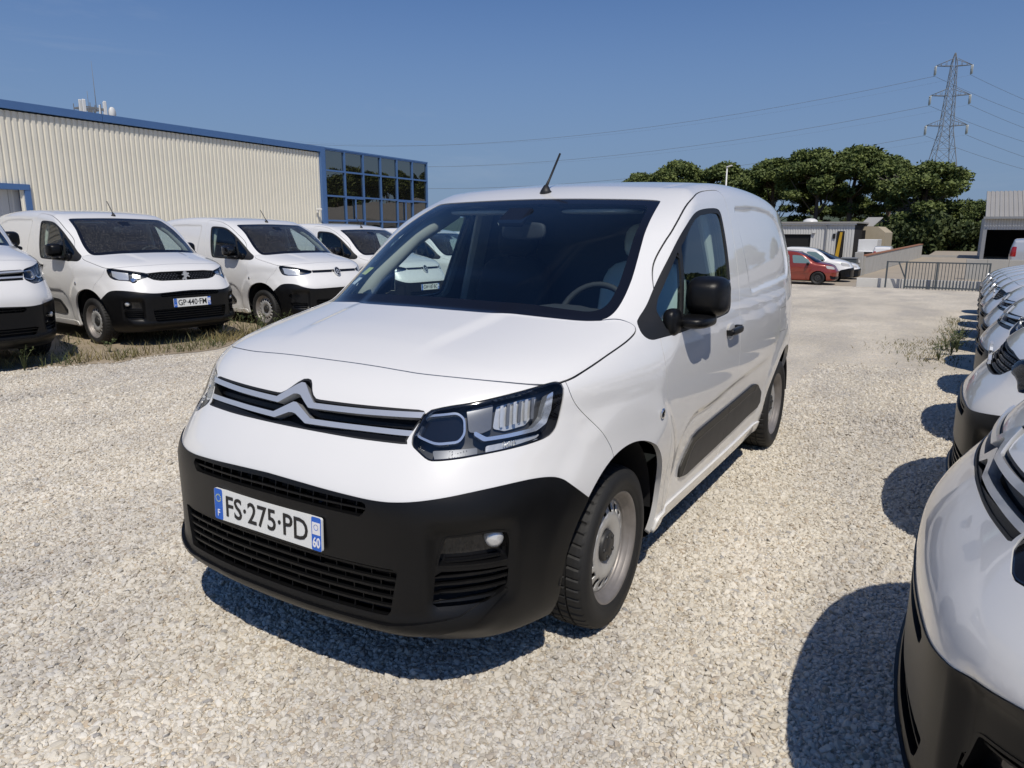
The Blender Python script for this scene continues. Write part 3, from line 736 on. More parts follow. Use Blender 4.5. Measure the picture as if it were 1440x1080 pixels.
        # upright heraldic animal mark, simplified to its silhouette
        pts=[(-.030,-.045),(-.012,-.030),(-.004,-.045),(.010,-.040),(.004,-.018),(.016,-.006),(.040,-.018),(.034,.000),(.018,.012),(.036,.020),(.028,.032),(.010,.028),(.012,.042),(-.006,.050),(-.022,.040),(-.020,.022),(-.036,.020),(-.034,.008),(-.016,.004),(-.016,-.014),(-.034,-.026)]
        MB().prism([(a*1.45,b*1.25+.905) for a,b in pts],1,.078,.092).build('grille_emblem',M['satin_chrome'],gr)
    else:
        mb=MB(); em=empty('emblem'); em.parent=root; em.location=(0,.088,.912); em.rotation_euler=(R(-27),0,0); em.scale=(1.15,1,1.15)
        mb=MB(); v=[];
        def ov(a,b,y0,y1): return [(a*math.cos(t),b*math.sin(t)) for t in np.linspace(0,2*math.pi,25)[:-1]]
        MB().prism(ov(.046,.062,0,0),1,-.006,.012).build('emblem_disc',M['gloss_black'],em)
        o_=ov(.049,.066,0,0); i_=ov(.043,.059,0,0); n_=len(o_)
        mb.add([(x,-.012,z) for x,z in o_]+[(x,-.012,z) for x,z in i_]+[(x,.01,z) for x,z in o_]+[(x,0,z) for x,z in i_],[(k,(k+1)%n_,n_+(k+1)%n_,n_+k) for k in range(n_)]+[(k,(k+1)%n_,2*n_+(k+1)%n_,2*n_+k) for k in range(n_)]+[(n_+k,n_+(k+1)%n_,3*n_+(k+1)%n_,3*n_+k) for k in range(n_)]); mb.build('emblem_ring',M['satin_chrome'],em)
        for dz in (.006,-.030):
            MB().prism([(-.034,dz-.012),(0,dz+.030),(.034,dz-.012),(.022,dz-.012),(0,dz+.012),(-.022,dz-.012)],1,-.012,-.004).build('emblem_chevron',M['satin_chrome'],em)
        relief('grille_strip',grille,[(-.02,.912),(.46,.910),(.46,.930),(-.02,.934)],'gloss_black',-.006,.02,gr)
    # ---- front bumper
    UPG=[(-.02,.706),(.20,.700),(.40,.694),(.425,.690),(.395,.650),(.20,.655),(-.02,.657)]
    LOWG=rnd([(-.6,.503),(.513,.494),(.484,.338),(.20,.340),(-.6,.342)],.012)
    FOGH=rnd([(.490,.497),(.520,.600),(.668,.612),(.720,.603),(.730,.569),(.725,.498)],.014)
    FOGS=rnd([(.492,.484),(.722,.484),(.716,.412),(.642,.378),(.480,.372)],.012)
    if style=='oval': FOGH=rnd([(.60,.55),(.64,.61),(.76,.60),(.80,.56),(.76,.50),(.66,.50)],.014); FOGS=rnd([(.50,.44),(.70,.46),(.78,.44),(.72,.37),(.50,.36)],.012)
    if drop:
        dn=lambda P,d:[(a,b-d) for a,b in P]
        UPG=dn(UPG,drop); FOGH=dn(FOGH,drop*.75); FOGS=[(a,min(b-.01,.44+(b-.44)*.8)) for a,b in FOGS]; LOWG=[(a,b if b<.42 else b-drop*.9) for a,b in LOWG]
    ug,bk=S.split(black,outline(UPG,m_front,front(.3)))
    lg,bk=S.split(bk,outline(LOWG,m_front,front(.3)))
    fh,bk=S.split(bk,outline(FOGH,m_quart,front(.7))); fs,bk=S.split(bk,outline(FOGS,m_quart,front(.7)))
    ug=S.refine(ug,RL+1);lg=S.refine(lg,RL);fh=S.refine(fh,2);fs=S.refine(fs,2)
    bump=S.patch('front_bumper',bk,bp,root,.004,.03)
    lipf,_=S.split(S.refine(bk,1),outline([(-.3,.318),(.36,.314),(.56,.345),(.70,.412),(.722,.405),(.60,.318),(.40,.276),(-.3,.278)],m_quart,front(.7))); S.patch('bumper_lip',lipf,bp,bump,.014,.014)
    up=S.patch('upper_air_intake',ug,M['dark'],root,-.05); lo=S.patch('lower_air_intake',lg,M['dark'],root,-.05)
    relief('intake_slat',ug,[(-.02,.676-drop),(.43,.670-drop),(.43,.675-drop),(-.02,.682-drop)],'black_plastic',-.006,.03,up)
    for x in np.arange(.03,.42,.056): relief('intake_rib',ug,[(x,.64-drop),(x+.004,.64-drop),(x+.004,.72-drop),(x,.72-drop)],'black_plastic',-.014,.025,up,both=False)
    for k in range(5):
        z=.366+k*.0295; relief('intake_slat',lg,[(-.02,z),(.55,z-.004),(.55,z+.003),(-.02,z+.007)],'black_plastic',-.004,.03,lo)
    for k in range(6):
        for q in range(8):
            x=.018+.066*q+.033*(k%2); z0=.336+k*.0295
            relief('intake_rib',lg,[(x,z0),(x+.004,z0),(x+.004,z0+.031),(x,z0+.031)],'black_plastic',-.012,.02,lo,both=False) if h<.02 else None
    for k in S.sides(fh):
        fb=S.patch('fog_lamp_recess',k,M['gloss_black'] if style!='oval' else bp,root,-.035)
        rm,_=S.split(k,lambda P:-outline(FOGH,m_quart,front(.7),.007)(P)); S.patch('fog_lamp_bezel',rm,bp,fb,.006,.045)
        c_=[S.V[i] for f in k for i in f]; sg=1 if c_[0][0]>0 else -1
        if style!='oval':
            s0,z0=.684,.573-drop*.75; cc=np.array([sg*.752,.206,z0]); nn=np.array([sg*.70,-.71,0]); p0=cc-nn*.050
            rotm=Vector((0,0,1)).rotation_difference(Vector(nn)).to_matrix()
            mb=MB(); mb.lathe([(0,.030),(.018,.0295),(.026,.024),(.031,.014),(.0325,.0001)],24,axis='z'); o=mb.build('fog_lamp',M['reflector'],fb,tuple(p0)); o.rotation_euler=rotm.to_euler()
            relief('recess_blade',k,[(.520,.505),(.70,.512),(.70,.517),(.52,.511)],'black_plastic',-.01,.02,fb,m_quart)
    for k in S.sides(fs):
        fb=S.patch('side_air_intake',k,M['dark'],root,-.03)
        for q in range(4):
            z=.386+q*.026; relief('intake_slat',k,[(.47,z-.004),(.60,z+.001),(.73,z+.006),(.73,z+.013),(.60,z+.010),(.47,z+.000)],'black_plastic',-.002+.001*q,.022,fb,m_quart)
    # ---- wheels, housings, mirrors, small parts
    for cy,cz,r in ARCH:
        for sg in (-1,1):
            mb=MB(); mb.lathe([(sg*.50,r+.012),(sg*(.845 if cy<2 else .86),r+.012)],28,c=(0,cy,cz),a0=.0,a1=math.pi); mb.lathe([(sg*.50,.05),(sg*.50,r+.013)],28,c=(0,cy,cz),a0=.0,a1=math.pi); mb.build('wheel_housing',M['dark'],root)
    for x,y,s_ in ((.765,.880,steer),(-.765,.880,steer),(.775,3.667,0),(-.775,3.667,0)): add_wheel(root,x,y,s_)
    for sg in (-1,1):
        m=empty('door_mirror'); m.parent=root
        def sh(q): return [q[0]*(1-.25*max(0,-q[1])/.09*.5)+sg*0,q[1]+.10*q[0]*sg,q[2]*(1-.18*max(0,-q[1])/.09)]
        mb=MB(); superell(mb,(sg*.950,1.575,1.228),(.172,.185,.172),3.6,16,sh); mb.build('mirror_shell',bp if style!='oval' else M['gloss_black'],m)
        mb=MB(); mb.box((sg*.950,1.669,1.228),(.135,.006,.135),None,.002); mb.build('mirror_glass',M['chrome'],m)
        mb=MB(); superell(mb,(sg*.925,1.49,1.130),(.16,.24,.055),3.2,12); superell(mb,(sg*.880,1.335,1.135),(.06,.12,.115),3.2,12); mb.build('mirror_arm',bp,m)
    an=empty('aerial'); an.parent=root
    za=[S.V[:,2][(np.abs(S.V[:,0])<.03)&(np.abs(S.V[:,1]-y)<.03)].max() for y in (1.80,)][0]
    mb=MB(); mb.tube([(0,1.845,za+.0),(0,1.84,za+.015),(0,1.845,za+.04)],[.038,.026,.012],10); mb.build('aerial_base',M['rubber_seal'],an)
    mb=MB(); mb.tube([(0,1.84,za+.03),(0,1.88,za+.075),(0,1.99,za+.21)],[.009,.006,.0055],8); mb.build('aerial_rod',M['rubber_seal'],an)
    for sg in (-1,1):
        mb=MB(); superell(mb,(sg*.9385,1.115,.806),(.012,.038,.042),2.5,10); mb.build('side_repeater',M['chrome'],root)
    if plate: add_plate(root,(0,-.030,.568),plate,dept,R(-2))
    return root
# ================================================================== terrain
def sst(a,b,t):
    t=min(1,max(0,(t-a)/(b-a))); return t*t*(3-2*t)
def zg(x,y): 
    return -.027*max(0.,min(y,36.)-5-0)*1.0 if y>5 else 0.
def sheet(name,xs,ys,zf,m,kind='structure'):
    v=[(x,y,zf(x,y)) for x in xs for y in ys]; n=len(ys)
    f=[(i*n+j,(i+1)*n+j,(i+1)*n+j+1,i*n+j+1) for i in range(len(xs)-1) for j in range(n-1)]
    o=MB().add(v,f,True).build(name,m); tag(o,kind=kind); return o
def patch(nt,sock,b):
    """worn lanes and greyer patches of the yard, in world metres"""
    g=nt.nodes.new('ShaderNodeNewGeometry'); mp=nt.nodes.new('ShaderNodeMapping'); mp.inputs['Scale'].default_value=(1.1,.32,1); mp.inputs['Rotation'].default_value=(0,0,.25); lk(nt,g.outputs['Position'],mp.inputs['Vector'])
    n=nt.nodes.new('ShaderNodeTexNoise'); n.inputs['Scale'].default_value=.9; n.inputs['Detail'].default_value=6; n.inputs['Roughness'].default_value=.6; lk(nt,mp.outputs[0],n.inputs['Vector'])
    cr=nt.nodes.new('ShaderNodeValToRGB'); e=cr.color_ramp.elements; e[0].position=.36; e[0].color=(.80,.80,.81,1); e[1].position=.66; e[1].color=(1.08,1.07,1.05,1); k=e.new(.52); k.color=(.98,.97,.94,1); lk(nt,n.outputs['Fac'],cr.inputs[0])
    m=nt.nodes.new('ShaderNodeMix'); m.data_type='RGBA'; m.blend_type='MULTIPLY'; m.inputs['Factor'].default_value=1; lk(nt,sock,m.inputs['A']); lk(nt,cr.outputs[0],m.inputs['B']); lk(nt,m.outputs['Result'],b.inputs['Base Color'])
def gravel_material():
    m,nt,b=nodes('pale_limestone_gravel'); b.inputs['Roughness'].default_value=.9; b.inputs['Specular IOR Level'].default_value=.2
    tc=nt.nodes.new('ShaderNodeTexCoord'); mp=nt.nodes.new('ShaderNodeMapping'); lk(nt,tc.outputs['Object'],mp.inputs['Vector'])
    vo=nt.nodes.new('ShaderNodeTexVoronoi'); vo.inputs['Scale'].default_value=55; vo.feature='F1'; lk(nt,mp.outputs[0],vo.inputs['Vector'])
    ve=nt.nodes.new('ShaderNodeTexVoronoi'); ve.inputs['Scale'].default_value=55; ve.feature='DISTANCE_TO_EDGE'; lk(nt,mp.outputs[0],ve.inputs['Vector'])
    cr=nt.nodes.new('ShaderNodeValToRGB'); e=cr.color_ramp.elements
    e[0].position=0; e[0].color=(.46,.42,.355,1); e[1].position=1; e[1].color=(.72,.67,.58,1)
    for p,c in ((.25,(.60,.54,.44,1)),(.6,(.68,.615,.505,1)),(.8,(.64,.60,.53,1)),(.9,(.45,.44,.43,1))): k=e.new(p); k.color=c
    sp=nt.nodes.new('ShaderNodeSeparateColor'); lk(nt,vo.outputs['Color'],sp.inputs[0]); lk(nt,sp.outputs[0],cr.inputs[0])
    # joints between stones, their small shadows painted into the colour
    er=nt.nodes.new('ShaderNodeMapRange'); er.inputs['From Max'].default_value=.14; er.inputs['To Min'].default_value=.55; lk(nt,ve.outputs['Distance'],er.inputs['Value'])
    mu=nt.nodes.new('ShaderNodeMix'); mu.data_type='RGBA'; mu.blend_type='MULTIPLY'; mu.inputs['Factor'].default_value=.8; lk(nt,cr.outputs[0],mu.inputs['A']); lk(nt,er.outputs[0],mu.inputs['B'])
    # large stains: sandy tyre tracks and greyer stretches
    n=nt.nodes.new('ShaderNodeTexNoise'); n.inputs['Scale'].default_value=.55; n.inputs['Detail'].default_value=7; lk(nt,mp.outputs[0],n.inputs['Vector'])
    r2=nt.nodes.new('ShaderNodeMapRange'); r2.inputs['From Min'].default_value=.3; r2.inputs['From Max'].default_value=.7; r2.inputs['To Min'].default_value=.98; r2.inputs['To Max'].default_value=1.20; lk(nt,n.outputs['Fac'],r2.inputs['Value'])
    m3=nt.nodes.new('ShaderNodeMix'); m3.data_type='RGBA'; m3.blend_type='MULTIPLY'; m3.inputs['Factor'].default_value=1; lk(nt,mu.outputs['Result'],m3.inputs['A']); lk(nt,r2.outputs[0],m3.inputs['B'])
    patch(nt,m3.outputs['Result'],b)
    bp=nt.nodes.new('ShaderNodeBump'); bp.inputs['Strength'].default_value=.6; bp.inputs['Distance'].default_value=.004
    n4=nt.nodes.new('ShaderNodeTexNoise'); n4.inputs['Scale'].default_value=120; lk(nt,mp.outputs[0],n4.inputs['Vector'])
    ad=nt.nodes.new('ShaderNodeMath'); ad.operation='MULTIPLY_ADD'; lk(nt,sp.outputs[1],ad.inputs[0]); ad.inputs[1].default_value=.6; lk(nt,er.outputs[0],ad.inputs[2])
    lk(nt,ad.outputs[0],bp.inputs['Height']); lk(nt,bp.outputs[0],b.inputs['Normal']); return m
def stone_material():
    m,nt,b=nodes('limestone_chipping'); b.inputs['Roughness'].default_value=.85; b.inputs['Specular IOR Level'].default_value=.25
    oi=nt.nodes.new('ShaderNodeObjectInfo'); cr=nt.nodes.new('ShaderNodeValToRGB'); cr.color_ramp.interpolation='LINEAR'; e=cr.color_ramp.elements
    e[0].position=0; e[0].color=(.50,.46,.39,1); e[1].position=1; e[1].color=(.36,.36,.36,1)
    for p,c in ((.2,(.66,.615,.53,1)),(.45,(.73,.69,.61,1)),(.6,(.59,.55,.47,1)),(.75,(.77,.735,.66,1)),(.88,(.58,.56,.52,1)),(.95,(.50,.42,.32,1))): k=e.new(p); k.color=c
    lk(nt,oi.outputs['Random'],cr.inputs[0])
    tc=nt.nodes.new('ShaderNodeTexCoord'); n=nt.nodes.new('ShaderNodeTexNoise'); n.inputs['Scale'].default_value=90; lk(nt,tc.outputs['Object'],n.inputs['Vector'])
    r=nt.nodes.new('ShaderNodeMapRange'); r.inputs['To Min'].default_value=.82; r.inputs['To Max'].default_value=1.15; lk(nt,n.outputs['Fac'],r.inputs['Value'])
    mu=nt.nodes.new('ShaderNodeMix'); mu.data_type='RGBA'; mu.blend_type='MULTIPLY'; mu.inputs['Factor'].default_value=1; lk(nt,cr.outputs[0],mu.inputs['A']); lk(nt,r.outputs[0],mu.inputs['B'])
    patch(nt,mu.outputs['Result'],b); return m
M['gravel']=gravel_material(); M['stone']=stone_material()
M['earth']=mat('dry_earth',(.33,.27,.19),.95,var=.3,vscale=2.5,bump=.5,bscale=40)
M['field']=mat('scrub_ground',(.13,.13,.07),.95,var=.4,vscale=.05)
M['concrete']=mat('pale_concrete',(.40,.39,.36),.85,var=.16,vscale=1.6,bump=.2,bscale=60)
M['concrete_road']=mat('sandy_concrete_road',(.36,.31,.24),.9,var=.18,vscale=.8,bump=.2,bscale=60)
sheet('ground',np.linspace(-1500,1500,31),np.linspace(-300,2200,26),lambda x,y:-1.02,M['field'])
sheet('gravel_lot',np.linspace(-40,40,81),list(np.linspace(-30,33.2,64)),lambda x,y:zg(x,y)-(.0 if y<33 else 0),M['gravel'])
# ---- loose chippings lying on the lot near the camera
def stones():
    sc=bpy.data.collections.new('stone_shapes')
    for k in range(6):
        bm=bmesh.new(); bmesh.ops.create_icosphere(bm,subdivisions=2,radius=1)
        rr=random.Random(k); pl=[(Vector((rr.gauss(0,1),rr.gauss(0,1),rr.gauss(0,1))).normalized(),.55+.35*rr.random()) for _ in range(11)]
        sx,sy,sz=1.25+.3*rr.random(),.85+.3*rr.random(),.55+.25*rr.random()
        for v in bm.verts:
            c=v.co
            for nrm,d in pl:
                t=c.dot(nrm)-d
                if t>0: c-=nrm*t
            v.co=Vector((c.x*sx,c.y*sy,c.z*sz))
        me=bpy.data.meshes.new('chipping'); bm.to_mesh(me); bm.free(); me.materials.append(M['stone'])
        o=bpy.data.objects.new('chipping',me); sc.objects.link(o)
    # carrier sheet with a density that thins out with distance
    xs=np.arange(-7.2,2.3,.25); ys=np.arange(-1.3,9.5,.25)
    v=[(x,y,zg(x,y)+.001) for x in xs for y in ys]; n=len(ys)
    f=[(i*n+j,(i+1)*n+j,(i+1)*n+j+1,i*n+j+1) for i in range(len(xs)-1) for j in range(n-1)]
    cx,cy=CAM[0],CAM[1]; ff=[]
    for q in f:
        px=sum(v[i][0] for i in q)/4-cx; py=sum(v[i][1] for i in q)/4-cy
        fx=_fw.x*px+_fw.y*py; fr=_r.x*px+_r.y*py
        if fx>.7 and abs(fr)<fx*1.05+.9 and not (abs(px+cx)<.62 and py+cy>1.6) : ff.append(q)
    me=bpy.data.meshes.new('gravel'); me.from_pydata(v,[],ff); 
    at=me.attributes.new('dens','FLOAT','POINT')
    at.data.foreach_set('value',[8200*(1-.82*sst(3.2,8.0,math.hypot(p[0]-cx,p[1]-cy))) *(.62+.38*(.5+.5*math.sin(p[0]*2.1+1.3*math.sin(p[1]*.7))*math.sin(p[1]*.9+p[0]))) if math.hypot(p[0]-cx,p[1]-cy)<9.5 else 0 for p in v])
    me.materials.append(M['gravel']); o=link('gravel_chippings',me); tag(o,'loose pale limestone chippings covering the yard','gravel',kind='stuff')
    ng=bpy.data.node_groups.new('scatter','GeometryNodeTree'); ng.interface.new_socket('Geometry',in_out='INPUT',socket_type='NodeSocketGeometry'); ng.interface.new_socket('Geometry',in_out='OUTPUT',socket_type='NodeSocketGeometry')
    N=ng.nodes; gi=N.new('NodeGroupInput'); go=N.new('NodeGroupOutput'); d=N.new('GeometryNodeDistributePointsOnFaces'); d.distribute_method='RANDOM'
    na=N.new('GeometryNodeInputNamedAttribute'); na.data_type='FLOAT'; na.inputs['Name'].default_value='dens'
    ip=N.new('GeometryNodeInstanceOnPoints'); ci=N.new('GeometryNodeCollectionInfo'); ci.inputs['Collection'].default_value=sc; ci.inputs['Separate Children'].default_value=True; ci.inputs['Reset Children'].default_value=True
    rv=N.new('FunctionNodeRandomValue'); rv.data_type='FLOAT_VECTOR'; rv.inputs[0].default_value=(-.9,-.9,0); rv.inputs[1].default_value=(.9,.9,6.283)
    rs=N.new('FunctionNodeRandomValue'); rs.data_type='FLOAT'; rs.inputs[2].default_value=.0048; rs.inputs[3].default_value=.0115
    L=ng.links.new
    L(gi.outputs[0],d.inputs['Mesh']); L(na.outputs[0],d.inputs['Density']); L(d.outputs['Points'],ip.inputs['Points']); L(ci.outputs[0],ip.inputs['Instance']); ip.inputs['Pick Instance'].default_value=True
    r3=N.new('FunctionNodeRandomValue'); r3.data_type='FLOAT'; r3.inputs['Seed'].default_value=9; pw=N.new('ShaderNodeMath'); pw.operation='POWER'; pw.inputs[1].default_value=9; L(r3.outputs[1],pw.inputs[0])
    ma=N.new('ShaderNodeMath'); ma.operation='MULTIPLY_ADD'; ma.inputs[1].default_value=.8; ma.inputs[2].default_value=1; L(pw.outputs[0],ma.inputs[0]); mm=N.new('ShaderNodeMath'); mm.operation='MULTIPLY'; L(ma.outputs[0],mm.inputs[0]); L(rs.outputs[1],mm.inputs[1])
    L(rv.outputs[0],ip.inputs['Rotation']); L(mm.outputs[0],ip.inputs['Scale']); L(ip.outputs[0],go.inputs[0])
    mo=o.modifiers.new('scatter','NODES'); mo.node_group=ng
    return o
stones()
# ================================================================== vans
main=build_van('chevron',.017,None,steer=R(1))
def without_plate(src): return copy_tree(src)
chev=main
lion=build_van('lion',.026,dusty=True)
oval=build_van('oval',.026,dusty=True)
def place(o,x,y,deg,label,group=None,z=None,s=None):
    o.location=(x,y,zg(x,y) if z is None else z); o.rotation_euler=(0,0,R(deg))
    if s: o.scale=s
    tag(o,label,'van',group); return o
spare=build_van('chevron',.021,None,drop=.09); tall=copy_tree(spare)
tag(main,'white panel van with two chrome chevrons and plate FS-275-PD, parked alone on the gravel','van')
add_plate(main,(0,-.030,.568),'FS·275·PD','60',R(-2))
# row along the building
place(spare,-6.6,1.86,86,'white van with chrome chevron grille parked at the end of the row by the shed',s=(1.04,1.08,1.12))
place(lion,-6.77,4.38,86,'white van with a slatted black grille and plate GP-440-FM')
o2=place(oval,-6.6,6.98,86.5,'white van with an oval emblem parked right next to the one with plate GP-440-FM')
o3=place(copy_tree(oval),-6.9,9.65,86.5,'white van with an oval emblem and plate GW-187-BC')
g2='vans past plate GW-187-BC in the row by the shed'
for y in (12.3,14.9,17.5):
    place(copy_tree(oval),-6.9,y,86.5,'white van with an oval emblem in the row beyond plate GW-187-BC',g2)
# row on the other side of the yard, noses towards the gravel
RIGHT=[(1.865,.62,'c',-89.2,'white van with large chrome chevrons ending the facing row opposite the gate'),
(1.96,2.82,'l',-91,'white van with a black studded grille between two vans with chrome chevrons'),
(2.08,4.9,'c',-90,'white van with chrome chevrons just past the studded grille van'),
(2.16,6.9,'c',-90,'white chevron van before the grass tuft, second past the studded grille van'),
(2.20,8.95,'l',-90,'white van with a studded grille beside the grass tuft in the facing row')]
for k,y in enumerate((11.0,13.1,15.2,17.3,19.4)): RIGHT.append((2.25+.05*k,y,'oc'[k%2],-90+random.uniform(-.8,.8),None))
for x,y,k,deg,lab in RIGHT:
    src={'c':main,'l':lion,'o':oval}[k]; c=tall if y<1 else copy_tree(src)
    for ch in list(c.children):
        if ch.name.startswith('number_plate'):
            for q in list(ch.children): bpy.data.objects.remove(q)
            bpy.data.objects.remove(ch)
    if y<1: c.scale=(.96,1,1.04)
    place(c,x,y,deg,lab or 'white van near the metal gate, at the far end of the facing row',None if lab else 'vans at the gate end of the facing row',z=None)
add_plate(lion,(0,-.030,.568),'GP·440·FM','75',R(-2)); add_plate(o3,(0,-.030,.568),'GW·187·BC','31',R(-2))
# ================================================================== shed with blue trim along the left side
M['cladding']=mat('cream_cladding',(.74,.71,.61),.5,var=.09,vscale=1.1)
M['blue_trim']=mat('blue_trim',(.07,.15,.33),.4,var=.06,vscale=1.5)
M['grey_clad']=mat('grey_white_cladding',(.60,.60,.58),.5,var=.10,vscale=.5)
M['roof_metal']=mat('grey_roof_metal',(.33,.32,.30),.5,var=.1,vscale=.8)
M['beige_render']=mat('beige_blockwork',(.42,.36,.26),.9,var=.12,vscale=2,bump=.3,bscale=20)
M['brick_coping']=mat('terracotta_coping',(.30,.14,.08),.9,var=.2,vscale=6)
M['gate_steel']=mat('dark_grey_steel',(.06,.075,.085),.5,var=.1)
M['galv']=mat('galvanised_steel',(.30,.31,.32),.5,metal=.4,var=.1)
M['yellow']=mat('yellow_paint',(.55,.33,.02),.5)
M['white_metal']=mat('white_painted_metal',(.70,.70,.68),.4)
M['tower_steel']=mat('tower_steel',(.20,.21,.22),.6)
M['insulator']=mat('insulator_glass',(.35,.38,.38),.3)
M['wire']=mat('wire_metal',(.16,.17,.18),.6)
def facade_glass():
    m=bpy.data.materials.new('solar_control_glass'); m.use_nodes=True; nt=m.node_tree; nt.nodes.clear()
    o=nt.nodes.new('ShaderNodeOutputMaterial'); d=nt.nodes.new('ShaderNodeBsdfDiffuse'); d.inputs[0].default_value=(.012,.012,.012,1)
    g=nt.nodes.new('ShaderNodeBsdfGlossy'); g.inputs['Roughness'].default_value=.006; g.inputs[0].default_value=(.62,.58,.50,1)
    mx=nt.nodes.new('ShaderNodeMixShader'); mx.inputs[0].default_value=.50
    tc=nt.nodes.new('ShaderNodeTexCoord'); n=nt.nodes.new('ShaderNodeTexNoise'); n.inputs['Scale'].default_value=.9; n.inputs['Detail'].default_value=1; lk(nt,tc.outputs['Object'],n.inputs['Vector'])
    b=nt.nodes.new('ShaderNodeBump'); b.inputs['Strength'].default_value=.10; b.inputs['Distance'].default_value=.02; lk(nt,n.outputs['Fac'],b.inputs['Height']); lk(nt,b.outputs[0],g.inputs['Normal'])
    lk(nt,d.outputs[0],mx.inputs[1]); lk(nt,g.outputs[0],mx.inputs[2]); lk(nt,mx.outputs[0],o.inputs[0]); return m
M['facade_glass']=facade_glass()
def corrugated(w,h,n,d,m,name='cladding_sheet'):
    """sheet in the local yz plane, ribs towards +x"""
    p=w/n; pr=[]
    for k in range(n): y=k*p; pr+=[(0,y),(0,y+p*.30),(d,y+p*.38),(d,y+p*.92)]
    pr.append((0,w)); v=[(x,y,0) for x,y in pr]+[(x,y,h) for x,y in pr]; L=len(pr)
    return MB().add(v,[(i,i+1,L+i+1,L+i) for i in range(L-1)]).mesh(name,m,fixn=False)
shed=empty('shed',(-22,28.8,-.8),R(2.35)); tag(shed,'long cream corrugated shed with blue fascia and a dark glazed end','building')
H=5.8
full=corrugated(1.0,H-.26,6,.035,M['cladding']); short=corrugated(1.0,H-.26-3.55,6,.035,M['cladding'])
y=-7.72-1.0; k=0
while y>-36:
    if -24.1<y+.5<-19.5: link('cladding_sheet',short,shed,(0,y,3.55))
    else: link('cladding_sheet',full,shed,(0,y,0))
    y-=1.001
MB().box((-12.35,-18,H/2-.3),(23.9,35.7,H-.6)).build('shed_core',M['dark'],shed)
MB().box((-12,-18,H-.12),(24,36,.12)).build('flat_roof',M['roof_metal'],shed)
for k in range(9):
    y0=-36+k*3.15; MB().box((.075,y0+1.56,H-.11),(.11,3.135,.22)).build('fascia_panel',M['blue_trim'],shed)
MB().box((.05,-7.6,H/2),(.20,.24,H)).build('blue_corner_post',M['blue_trim'],shed)
# opening with a roller door
MB().box((-.10,-19.55,1.78),(.38,.16,3.55)).build('door_jamb',M['blue_trim'],shed); MB().box((-.10,-24.0,1.78),(.38,.16,3.55)).build('door_jamb',M['blue_trim'],shed)
MB().box((-.10,-21.8,3.48),(.40,4.6,.16)).build('door_head',M['blue_trim'],shed)
dl=corrugated(.30,3.4,1,.02,M['grey_clad'],'door_slat')
for k in range(14): link('door_slat',dl,shed,(-.22,-23.9+k*.305,0))
# glazed end: mullions, transoms, panes
cw=1.235; zr=[5.72,4.86,3.80,2.75,1.70,.65,0]
gl_=empty('glazed_front'); gl_.parent=shed
for c in range(7):
    MB().box((.03,-7.42+c*cw,H/2),(.10,.075,H)).build('mullion',M['blue_trim'],gl_)
for r,z in enumerate(zr[:-1]):
    MB().box((.028,-3.71,z),(.09,7.42,.07)).build('transom',M['blue_trim'],gl_)
for c in range(6):
    for r in range(5):
        z1,z0=zr[r],zr[r+1]; o=MB().box((0,0,0),(.02,cw-.075,z1-z0-.07)).build('pane',M['facade_glass'],gl_,(.0,-7.42+(c+.5)*cw,(z0+z1)/2))
        o.rotation_euler=(0,R(random.uniform(-.35,.35)),R(random.uniform(-.5,.5)))
        if r==2 and c in(1,4):
            MB().box((.075,-7.42+(c+.5)*cw,(z0+z1)/2),(.05,.06,z1-z0-.06)).build('casement_bar',M['blue_trim'],gl_)
            for dz in (z0+.05,z1-.05): MB().box((.075,-7.42+(c+.5)*cw,dz),(.05,cw-.1,.06)).build('casement_rail',M['blue_trim'],gl_)
MB().box((.03,-3.71,H-.03),(.12,7.5,.06)).build('parapet_cap',M['blue_trim'],shed)
for (yy,zz) in ((-8.05,3.15),(.12,3.35)):
    c=empty('security_camera'); c.parent=shed; c.location=(.12,yy,zz)
    MB().box((.10,0,.05),(.26,.09,.09),None,.015).build('camera_body',M['white_metal'],c); MB().box((0,0,-.03),(.10,.07,.12)).build('camera_bracket',M['white_metal'],c)
# ---- phone mast behind the shed
mast=empty('phone_mast',(-32,17.4,-1.45)); mast.scale=(.5,.52,1); tag(mast,'lattice phone mast with white panel antennas showing above the shed roof','mast')
mb=MB()
for sx in (-.28,.28):
    for sy in (-.28,.28): mb.bar((sx,sy,0),(sx,sy,8.25),.07)
for k in range(11):
    z=k*.75
    for a,b in (((-.28,-.28),(.28,-.28)),((.28,-.28),(.28,.28)),((.28,.28),(-.28,.28)),((-.28,.28),(-.28,-.28))):
        mb.bar((*a,z),(*b,z+.75),.04); mb.bar((*b,z),(*b,z+.75),.04)
mb.build('lattice',M['tower_steel'],mast)
mb=MB()
for z in (7.55,8.25):
    for s in (-.9,.9): mb.bar((-.9,s,z),(.9,s,z),.06); mb.bar((s,-.9,z),(s,.9,z),.06)
    mb.bar((-.9,0,z),(.9,0,z),.05); mb.bar((0,-.9,z),(0,.9,z),.05)
for sx in (-.9,0,.9):
    for sy in (-.9,-.45,.45,.9): mb.bar((sx,sy,7.35),(sx,sy,8.45),.05)
mb.build('head_frame',M['tower_steel'],mast)
for (x,y_,z,w,hh) in ((.95,-.98,7.65,.28,1.5),(.5,-1.05,7.95,.26,.9),(.95,.80,7.7,.26,1.5),(.4,1.05,7.75,.26,1.4),(-.95,0,7.8,.26,1.2),(.98,.3,7.75,.12,1.0)):
    MB().box((x,y_,z+.15),(.12,w,hh),None,.03).build('panel_antenna',M['white_metal'],mast)
mb=MB(); mb.lathe([(0,.0001),(0,.30),(.22,.28),(.24,.0001)],20,c=(.9,1.35,8.1)); mb.build('dish_antenna',M['white_metal'],mast)
MB().tube([(0,.55,8.2),(0,.55,9.0),(0,.53,10.3)],[.035,.03,.012],6).build('whip_antenna',M['tower_steel'],mast)
